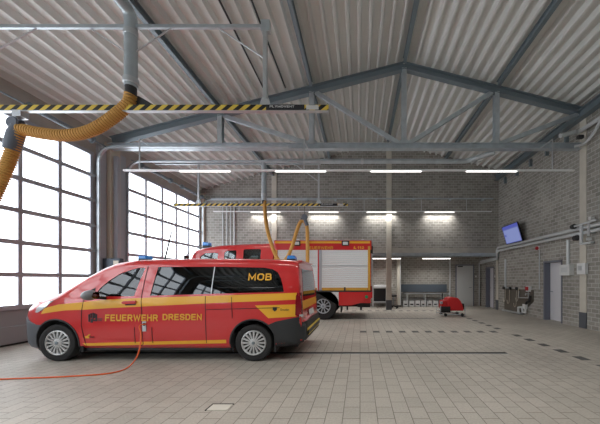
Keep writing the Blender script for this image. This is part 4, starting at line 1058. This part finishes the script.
tag(obj('wall_conduit', tube(NB(), [(G(450, 0, 15.5).x, 15.5, 0.02), (G(450, 0, 15.5).x, 15.5, 2.7)], .035, 8), 'duct', origin=(5, 15.5, 0)), 'grey pipe down the recess wall between bench and pale door', 'pipe')
tag(obj('wall_conduit', tube(NB(), [(6.72, 15.5, 0.02), (6.72, 15.5, 2.45)], .03, 8), 'duct', origin=(6.72, 15.5, 0)), 'grey pipe in the far corner of the recess beside pale door', 'pipe')
for x, y, l in ((6.55, YR, 'white light switch right of the pale recess door'),):
    tag(obj('light_switch', B(x-.04, x+.04, y-.02, y, 1.62, 1.72), 'white', origin=(x, y, 1.6), bevel=.005), l, 'switch')
tag(obj('light_switch', B(XR-.02, XR, 13.88, 13.96, 1.6, 1.7), 'white', origin=(XR, 13.9, 1.6), bevel=.005), 'white light switch on the right wall beside the far doorway', 'switch')

# ================================================================== FLOOR THINGS
def drain(y, x0, x1, lab):
    t = thing('floor_drain', lab, 'drain', ((x0+x1)/2, y, 0)); obj('slot', B(x0, x1, y-.06, y+.06, -.03, .003), 'grate', t)
    obj('channel_edge', B(x0, x1, y-.075, y-.061, -.03, .0025), 'duct', t)
drain(5.54, -6.2, 2.95, 'long narrow floor drain running under the fire van tail')
drain(10.5, -5.5, 2.87, 'long narrow floor drain running under the fire engine')
t = thing('floor_cover', 'small pale metal access cover in the paving at the bottom', 'cover', (-1.66, 3.16, 0))
obj('plate', B(-1.73, -1.50, 3.10, 3.24, -.02, .006), 'concrete_pale', t); 
bm = NB(); box(bm, -1.745, -1.49, 3.24, 3.258, -.02, .008); box(bm, -1.745, -1.73, 3.09, 3.25, -.02, .008); obj('frame', bm, 'black', t)

# red portable pump
cx, cy = 3.75, 11.4
t = thing('portable_pump', 'red covered portable pump on small wheels in the middle of the floor', 'pump', (cx, cy, 0))
bm = NB(); prism(bm, [(cx-.22, .22), (cx+.47, .22), (cx+.44, .36), (cx+.34, .62), (cx+.22, .74), (cx-.02, .78), (cx-.16, .74), (cx-.22, .62)], cy-.28, cy+.28)
obj('cover', bm, 'reddull', t, bevel=.05)
bm = NB(); prism(bm, [(cx-.43, .30), (cx-.22, .30), (cx-.22, .66), (cx-.40, .62)], cy-.24, cy+.24); obj('engine_cover', bm, 'reddull', t, bevel=.03)
obj('engine_block', B(cx-.46, cx-.1, cy-.32, cy-.05, .16, .40), 'black', t, bevel=.02)
bm = NB()
for y in (cy-.3, cy+.3): tube(bm, [(cx-.5, y, .42), (cx-.5, y, .08), (cx+.5, y, .08), (cx+.5, y, .42)], .02, 8)
for x in (cx-.5, cx+.5): tube(bm, [(x, cy-.3, .25), (x, cy+.3, .25)], .02, 8)
obj('carry_frame', bm, 'galv', t)
for x in (cx-.30, cx+.38):
    for y in (cy-.33, cy+.29): obj('wheel', lathe(NB(), (x, y, .065), (0, 1, 0), [(.065, 0), (.065, .04)], 18), 'black', t)
obj('handle', tube(NB(), [(cx-.34, cy, .6), (cx-.33, cy, .92)], .025, 8), 'black', t)
obj('side_handle', B(cx+.46, cx+.53, cy-.12, cy+.12, .24, .5), 'black', t, bevel=.02)
obj('intake', lathe(NB(), (cx-.42, cy-.26, .55), (-1, -.3, 0), [(.05, 0), (.06, .08)], 14), 'alu', t)

# dark control box on the pier behind the van
t = thing('gate_controller', 'dark box with pale window on the pier behind the van bonnet', 'controller', (-7.2, 8.5, 1.6))
obj('housing', B(P(104.5, 0, 8.3).x, P(121.5, 0, 8.3).x, 8.24, 8.38, .2, 2.12), 'bench', t, bevel=.01)
obj('window', B(P(113.5, 0, 8.24).x, P(118.5, 0, 8.24).x, 8.232, 8.24, 1.85, 2.05), 'beige', t)
